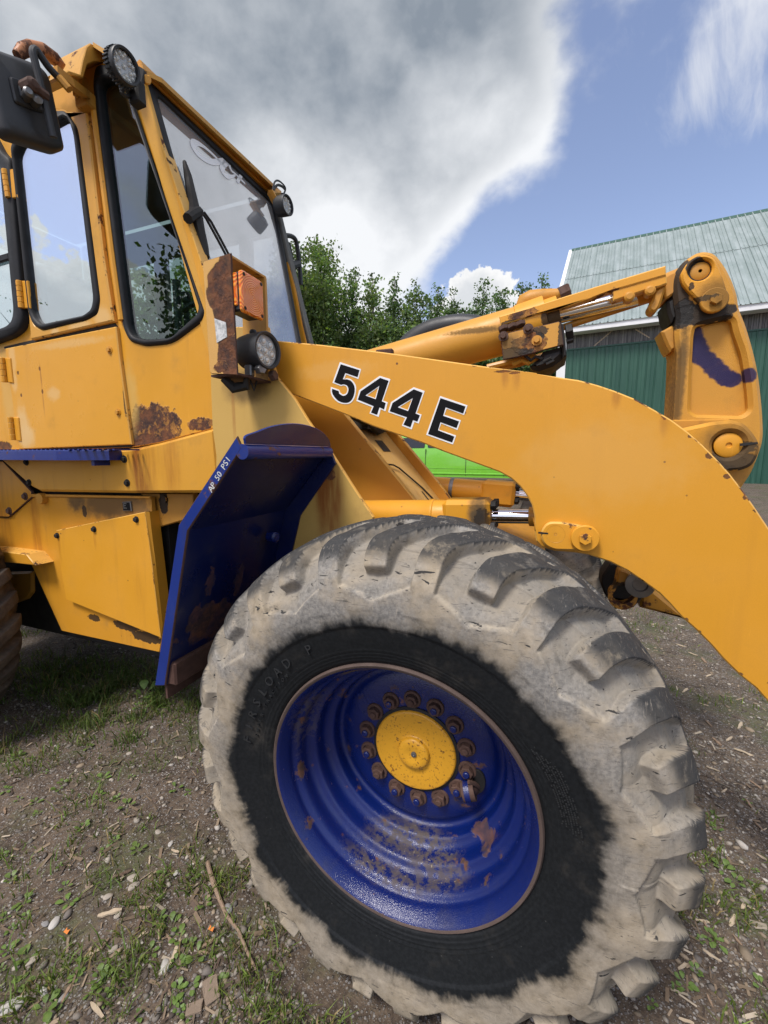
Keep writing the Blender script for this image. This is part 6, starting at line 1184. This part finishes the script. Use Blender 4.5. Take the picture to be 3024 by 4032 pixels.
wspots = [(-2.008,0.363),(-1.716,0.219),(-1.705,0.188),(-1.583,0.2),(-1.571,0.299),(-1.486,0.227),(-1.645,0.069),(-1.391,0.09),(-2.121,0.246),(-2.041,0.277),(-1.812,0.089),(-1.93,0.101),(-1.719,0.104),(-1.933,0.821),(-1.941,0.777),(-1.841,0.661),(-1.207,-0.09),(-1.142,-0.119),(-1.286,-0.175),(-1.226,-0.202),(-1.29,-0.227),(-1.233,-0.241),(-0.753,-0.128),(-0.753,-0.154),(-0.695,-0.067),(-0.659,-0.065),(-0.657,-0.117),(-0.632,-0.112),(-0.61,-0.083),(-0.556,-0.078),(-0.549,-0.1),(-0.497,-0.104),(-0.703,0.044),(-0.782,-0.061),(-0.749,-0.054),(-0.913,-0.226),(-0.901,-0.25),(-0.834,-0.229),(-0.806,-0.233),(-0.821,-0.266),(-0.769,-0.259),(-1.04,-0.318),(-1.17,-0.283),(-1.129,-0.319),(-0.913,-0.328),(-0.907,-0.308),(-0.881,-0.328),(-0.573,-0.148),(-0.597,-0.166),(-0.558,-0.195),(-0.53,-0.197),(-0.658,-0.242),(-0.808,-0.053),(-0.931,-0.038),(-1.086,0.102),(-1.212,0.095),(-1.208,0.054),(-0.917,0.065),(-1.198,0.383),(-1.133,0.385),(-1.453,0.357),(-1.396,0.239),(-1.852,0.423),(-1.717,0.388),(-1.312,0.229),(-0.808,0.107),(-1.548,-0.101),(-1.42,-0.144),(-1.094,-0.27),(-1.307,-0.048),(-1.875,0.232)]
wspots += [(1.052,1.096),(1.05,1.034),(1.114,0.867),(1.007,0.836),(1.087,0.801),(0.882,0.551),(0.893,0.544),(0.77,0.383),(0.851,0.528),(0.668,0.292),(0.743,0.358),(0.977,0.448),(1.224,1.235),(1.028,0.792),(0.814,0.428)]
MARKS = []
def near_label(x, y, head, used, tail=''):
    'head, then where it lies from the nearest landmark, skipping landmarks that would repeat a label'
    for mx, my, nm in sorted(MARKS, key=lambda q_: math.hypot(q_[0]-x, q_[1]-y)):
        dx_, dy_ = x-mx, y-my; rx, ry_ = dx_*.93+dy_*.36, -dx_*.36+dy_*.93
        w_ = ('right of' if rx > 0 else 'left of') if abs(rx) > abs(ry_) else ('behind' if ry_ > 0 else 'in front of')
        lab = head+' '+w_+' the '+nm
        if lab not in used: used.add(lab); return lab
    return head
USED = set()
MARKS += [(x, y, n_) for (x, y), n_ in zip([(-0.996,0.009),(-1.136,-0.059),(-1.12,-0.18),(-1.002,-0.359),(-0.682,-0.135),(-1.61,0.469),(-1.438,0.719),(-0.867,-0.164),(-0.504,-0.135),(-0.523,-0.18),(-0.991,0.165),(-0.966,-0.099),(-0.62,-0.012),(-0.718,0.102),(-2.052,1.004)]+[(0.937,0.809),(0.592,0.3),(1.227,1.091)], ('pair of oval stones', 'round pitted stone', 'pale oval stone', 'large round corner stone', 'whitish stone', 'lone tan stone', 'buff stone by the tyre', 'tan upright stone', 'flat angular brown stone', 'dark angular stone', 'white stone', 'long pale wood chip', 'orange scrap by the stick', 'bare stick', 'tip of the mudguard', 'right side of the front tyre', 'foot of the front tyre', 'big pale splinter at right edge'))]
for i, (x, y) in enumerate(wspots):
    k = i % 6; o = put(protos[k], x, y, i*1.7, .45+.60*((i*37) % 10)/10, i < 6)
    tag(o, near_label(x, y, ('six-leaved', 'eight-leaved', 'five-leaved', 'nine-leaved', 'four-leaved', 'seven-leaved')[k]+' green weed', USED), 'weed', 'broadleaf weeds in the gravel')
big = leafy(6, .075, 300, .9); o = indexed('weed', big[0], big[1], m_weed, smooth=True); o.location = (*[(-1.987,0.866)][0], 0); o.location.z = float(gz(o.location.x, o.location.y))
tag(o, 'big-leaved weed growing just below the tip of the blue mudguard', 'weed', 'broadleaf weeds in the gravel')
# stones
def rock(seed, flat=.6, boxy=False):
    rg = np.random.default_rng(seed); import bmesh
    b = bmesh.new()
    if boxy: bmesh.ops.create_cube(b, size=1.6); bmesh.ops.bevel(b, geom=b.edges[:], offset=.10, segments=1, affect='EDGES'); bmesh.ops.subdivide_edges(b, edges=b.edges[:], cuts=2)
    else: bmesh.ops.create_icosphere(b, subdivisions=3, radius=1)
    off = rg.random(3)*10
    for v in b.verts: v.co *= 1+.30*mnoise.noise(v.co*.9+Vector(off))+.06*mnoise.noise(v.co*3.5+Vector(off)); v.co.z *= flat
    me = bpy.data.meshes.new('stone'); b.to_mesh(me); b.free()
    if not boxy: me.shade_smooth()
    return me
m_st = [plain('stone_buff', (.34, .30, .25), .85, 0, .4, 40, .4), plain('stone_grey', (.24, .235, .23), .85, 0, .4, 40, .4), plain('stone_pale', (.44, .42, .39), .8, 0, .3, 50, .3), plain('stone_brown', (.25, .19, .14), .9, 0, .5, 30, .6)]
stones = [(710,1435,.017,0,'oval buff stone, upper one of the touching pair left of the stick'),(715,1480,.016,0,'oval buff stone, lower one of the touching pair left of the stick'),(470,1475,.013,3,'round brown stone with a dark pit, left of the pair of oval stones'),(575,1540,.013,0,'buff stone below the pair of oval stones'),(290,1670,.016,2,'pale oval stone to the left of the orange scrap'),(240,1678,.010,1,'small grey stone touching the pale oval stone'),(630,1642,.011,0,'small tan stone at the right end of the long wood chip'),(235,2035,.011,2,'small round pale stone above the broad-leaved weed near the bottom edge'),(66,2112,.024,2,'large round pale stone in the bottom left corner'),(880,1897,.016,2,'whitish stone between two leafy weeds near the bottom edge'),(690,772,.012,0,'tan stone in the middle of the bare dirt left of the wheel'),(820,708,.012,1,'grey stone on bare dirt behind the wheel'),(1030,655,.013,0,'buff stone close behind the front tyre'),(602,1815,.012,0,'tan upright stone below the long wood chip'),(1128,2040,.030,3,'large flat angular brown stone at the bottom edge'),(1035,2125,.021,3,'dark reddish brown angular stone at the bottom edge'),(910,1258,.010,2,'white stone beside a short wood chip above the stick'),(845,1195,.011,0,'tan stone above the white stone near the stick'),(340,2060,.011,1,'long grey stone by the broad-leaved weed near the bottom edge'),(1215,1600,.016,1,'grey stone half hidden behind the stick'),(165,1880,.013,0,'dull tan stone left of centre near the bottom edge'),(940,1412,.009,2,'small white stone beside the top of the stick')]
SP = [(-1.01,0.018),(-0.98,-0.002),(-1.136,-0.059),(-1.03,-0.063),(-1.12,-0.18),(-1.144,-0.194),(-0.939,-0.093),(-0.955,-0.306),(-1.002,-0.359),(-0.682,-0.135),(-1.61,0.469),(-1.571,0.581),(-1.438,0.719),(-0.867,-0.164),(-0.504,-0.135),(-0.523,-0.18),(-0.991,0.165),(-1.081,0.186),(-0.891,-0.293),(-0.615,0.058),(-1.069,-0.276),(-0.877,0.086)]
for i, ((x, y), (a, b_, sz_, mi, lab)) in enumerate(zip(SP, stones)):
    me = rock(400+i, .55 if sz_ < .02 else .42, mi == 3 and sz_ > .02); me.materials.append(m_st[mi]); o = bpy.data.objects.new('stone', me); COL.objects.link(o)
    o.location = (x, y, float(gz(x, y))+sz_*.22); o.scale = (sz_*1.25, sz_*.85, sz_*.8); o.rotation_euler = (0, 0, i*1.3); tag(o, lab, 'stone', 'loose stones on the gravel')
# wood chips
m_wd = [plain('chip_pale', (.46, .37, .26), .8, 0, .4, 60, .5), plain('chip_brown', (.26, .18, .12), .85, 0, .5, 60, .6), plain('chip_dark', (.12, .08, .055), .9, 0, .5, 60, .6)]
def chip(seed, ln, wd, th):
    rg = np.random.default_rng(seed); n = 6; V = []; F = []
    for k in range(n):
        t = k/(n-1)-.5; wv = wd*(.55+.5*rg.random())*(1-.55*abs(t*2)**4); zz = .06*ln*math.sin(t*3+rg.normal(0, .3))
        for sy, sz_ in ((-1, 0), (1, .1), (.8, 1), (-.75, .9)): V.append((t*ln+rg.normal(0, .02*ln), sy*wv*.5+rg.normal(0, .06*wd), sz_*th+zz))
    for k in range(n-1):
        for j in range(4): F.append((k*4+j, k*4+(j+1) % 4, k*4+4+(j+1) % 4, k*4+4+j))
    m = MB(); m.add(V, F+[(3, 2, 1, 0), tuple(range(n*4-4, n*4))]); me = bpy.data.meshes.new('wood_chip'); me.from_pydata(m.v, [], m.f); return me
CP = [(-0.966,-0.099),(-1.799,0.03),(-2.171,0.328),(-1.673,0.298),(-1.544,0.232),(-1.207,-0.011),(-1.055,0.015),(-0.725,-0.079),(-0.68,-0.099),(-0.608,-0.05),(-0.769,-0.281),(-0.89,-0.288),(-0.911,-0.193),(-0.947,0.147),(-0.85,-0.088),(-1.971,0.566),(-2.23,0.33),(-1.631,0.337),(-0.821,-0.112),(-0.598,-0.068),(-1.512,-0.095),(-1.738,0.085),(-1.254,0.397),(-1.006,0.084),(-1.184,-0.135)]
CPB = [(1.227,1.091),(1.169,0.948),(1.223,1.221),(0.778,0.428),(0.87,0.489),(0.826,0.36),(1.148,1.267),(1.148,1.408),(0.883,0.578),(1.026,0.708),(1.048,0.704),(1.214,1.098),(0.968,0.632),(0.75,0.284),(0.963,0.561),(0.944,0.678),(0.876,0.596),(1.299,1.371)]
CPR = [(1.296,3.361),(1.449,2.824),(1.494,2.735),(1.45,2.489),(1.403,2.95),(1.461,2.142),(1.313,1.714),(1.338,1.608),(1.26,1.843),(1.24,2.207),(1.298,2.053),(1.241,1.659),(1.419,1.882)]
lens_ = [.085,.05,.04,.03,.045,.05,.06,.05,.075,.06,.07,.05,.045,.045,.05,.035,.03,.025,.05,.045,.03,.04,.03,.04,.035]
n_ = 0
for grp, P_, rgn in (('wood chips left of the wheel', CP, 'left of'), ('wood chips right of the wheel', CPB, 'right of'), ('wood chips beyond the wheel', CPR, 'beyond')):
    for i, (x, y) in enumerate(P_):
        ln = lens_[i] if rgn == 'left of' else (.035+.03*((i*7) % 5)/5)*(1.5 if rgn == 'beyond' else 1); mi = (0, 1, 0, 0, 2, 0, 2, 1, 0, 1)[i % 10]
        if rgn != 'left of': mi = (0, 0, 1)[i % 3]
        me = chip(500+n_, ln*.85, ln*.22, ln*.07); me.materials.append(m_wd[mi]); o = bpy.data.objects.new('wood_chip', me); COL.objects.link(o); o.location = (x, y, float(gz(x, y))+.004); o.rotation_euler = (0, .05, (i*2.1+.6) % 3.1); n_ += 1
        tag(o, ('long split pale wood chip, the biggest one left of the stick' if (rgn == 'left of' and i == 0) else near_label(x, y, ('pale', 'brown', 'dark brown')[mi]+' splinter of wood', USED)), 'wood chip', grp)
# the stick and two orange scraps
st_ = [(-0.795,0.156),(-0.756,0.127),(-0.718,0.102),(-0.658,0.068),(-0.602,0.039)]+[(-0.538,0.02),(-0.468,-0.021),(-0.415,-0.049)]
m = MB(); m.tube([(x, y, float(gz(x, y))+.012+.006*math.sin(k*1.1)) for k, (x, y) in enumerate(st_)], [.0075, .0075, .009, .0065, .006, .005, .0045, .003], 8)
x_, y_ = st_[2]; m.tube([(x_, y_, float(gz(x_, y_))+.012), (x_-.018, y_+.006, float(gz(x_, y_))+.024)], [.005, .002], 6)
o = m.build('stick', plain('dead_wood', (.27, .19, .13), .85, 0, .5, 50, .6), None, 40); tag(o, 'long bare brown stick lying on the gravel left of the wheel', 'stick')
for (x, y), lab in zip([(-1.052,-0.184),(-0.62,-0.012)], ('orange scrap lying right of the pale oval stone', 'smaller orange scrap right of the leafy weeds by the stick')):
    m = MB(); z_ = float(gz(x, y))+.006; m.add([(x-.010, y-.004, z_), (x+.011, y-.006, z_+.003), (x+.008, y+.006, z_+.006), (x-.002, y+.002, z_+.003), (x-.009, y+.008, z_+.004), (x, y, z_-.003)], [(0, 1, 2, 3), (0, 3, 4), (0, 5, 1), (1, 5, 2), (2, 5, 3), (3, 5, 4), (4, 5, 0)])
    o = m.build('orange_scrap', plain('orange_scrap', (.62, .19, .03), .5, 0, .2, 60, .1), None, 0); tag(o, lab, 'scrap')
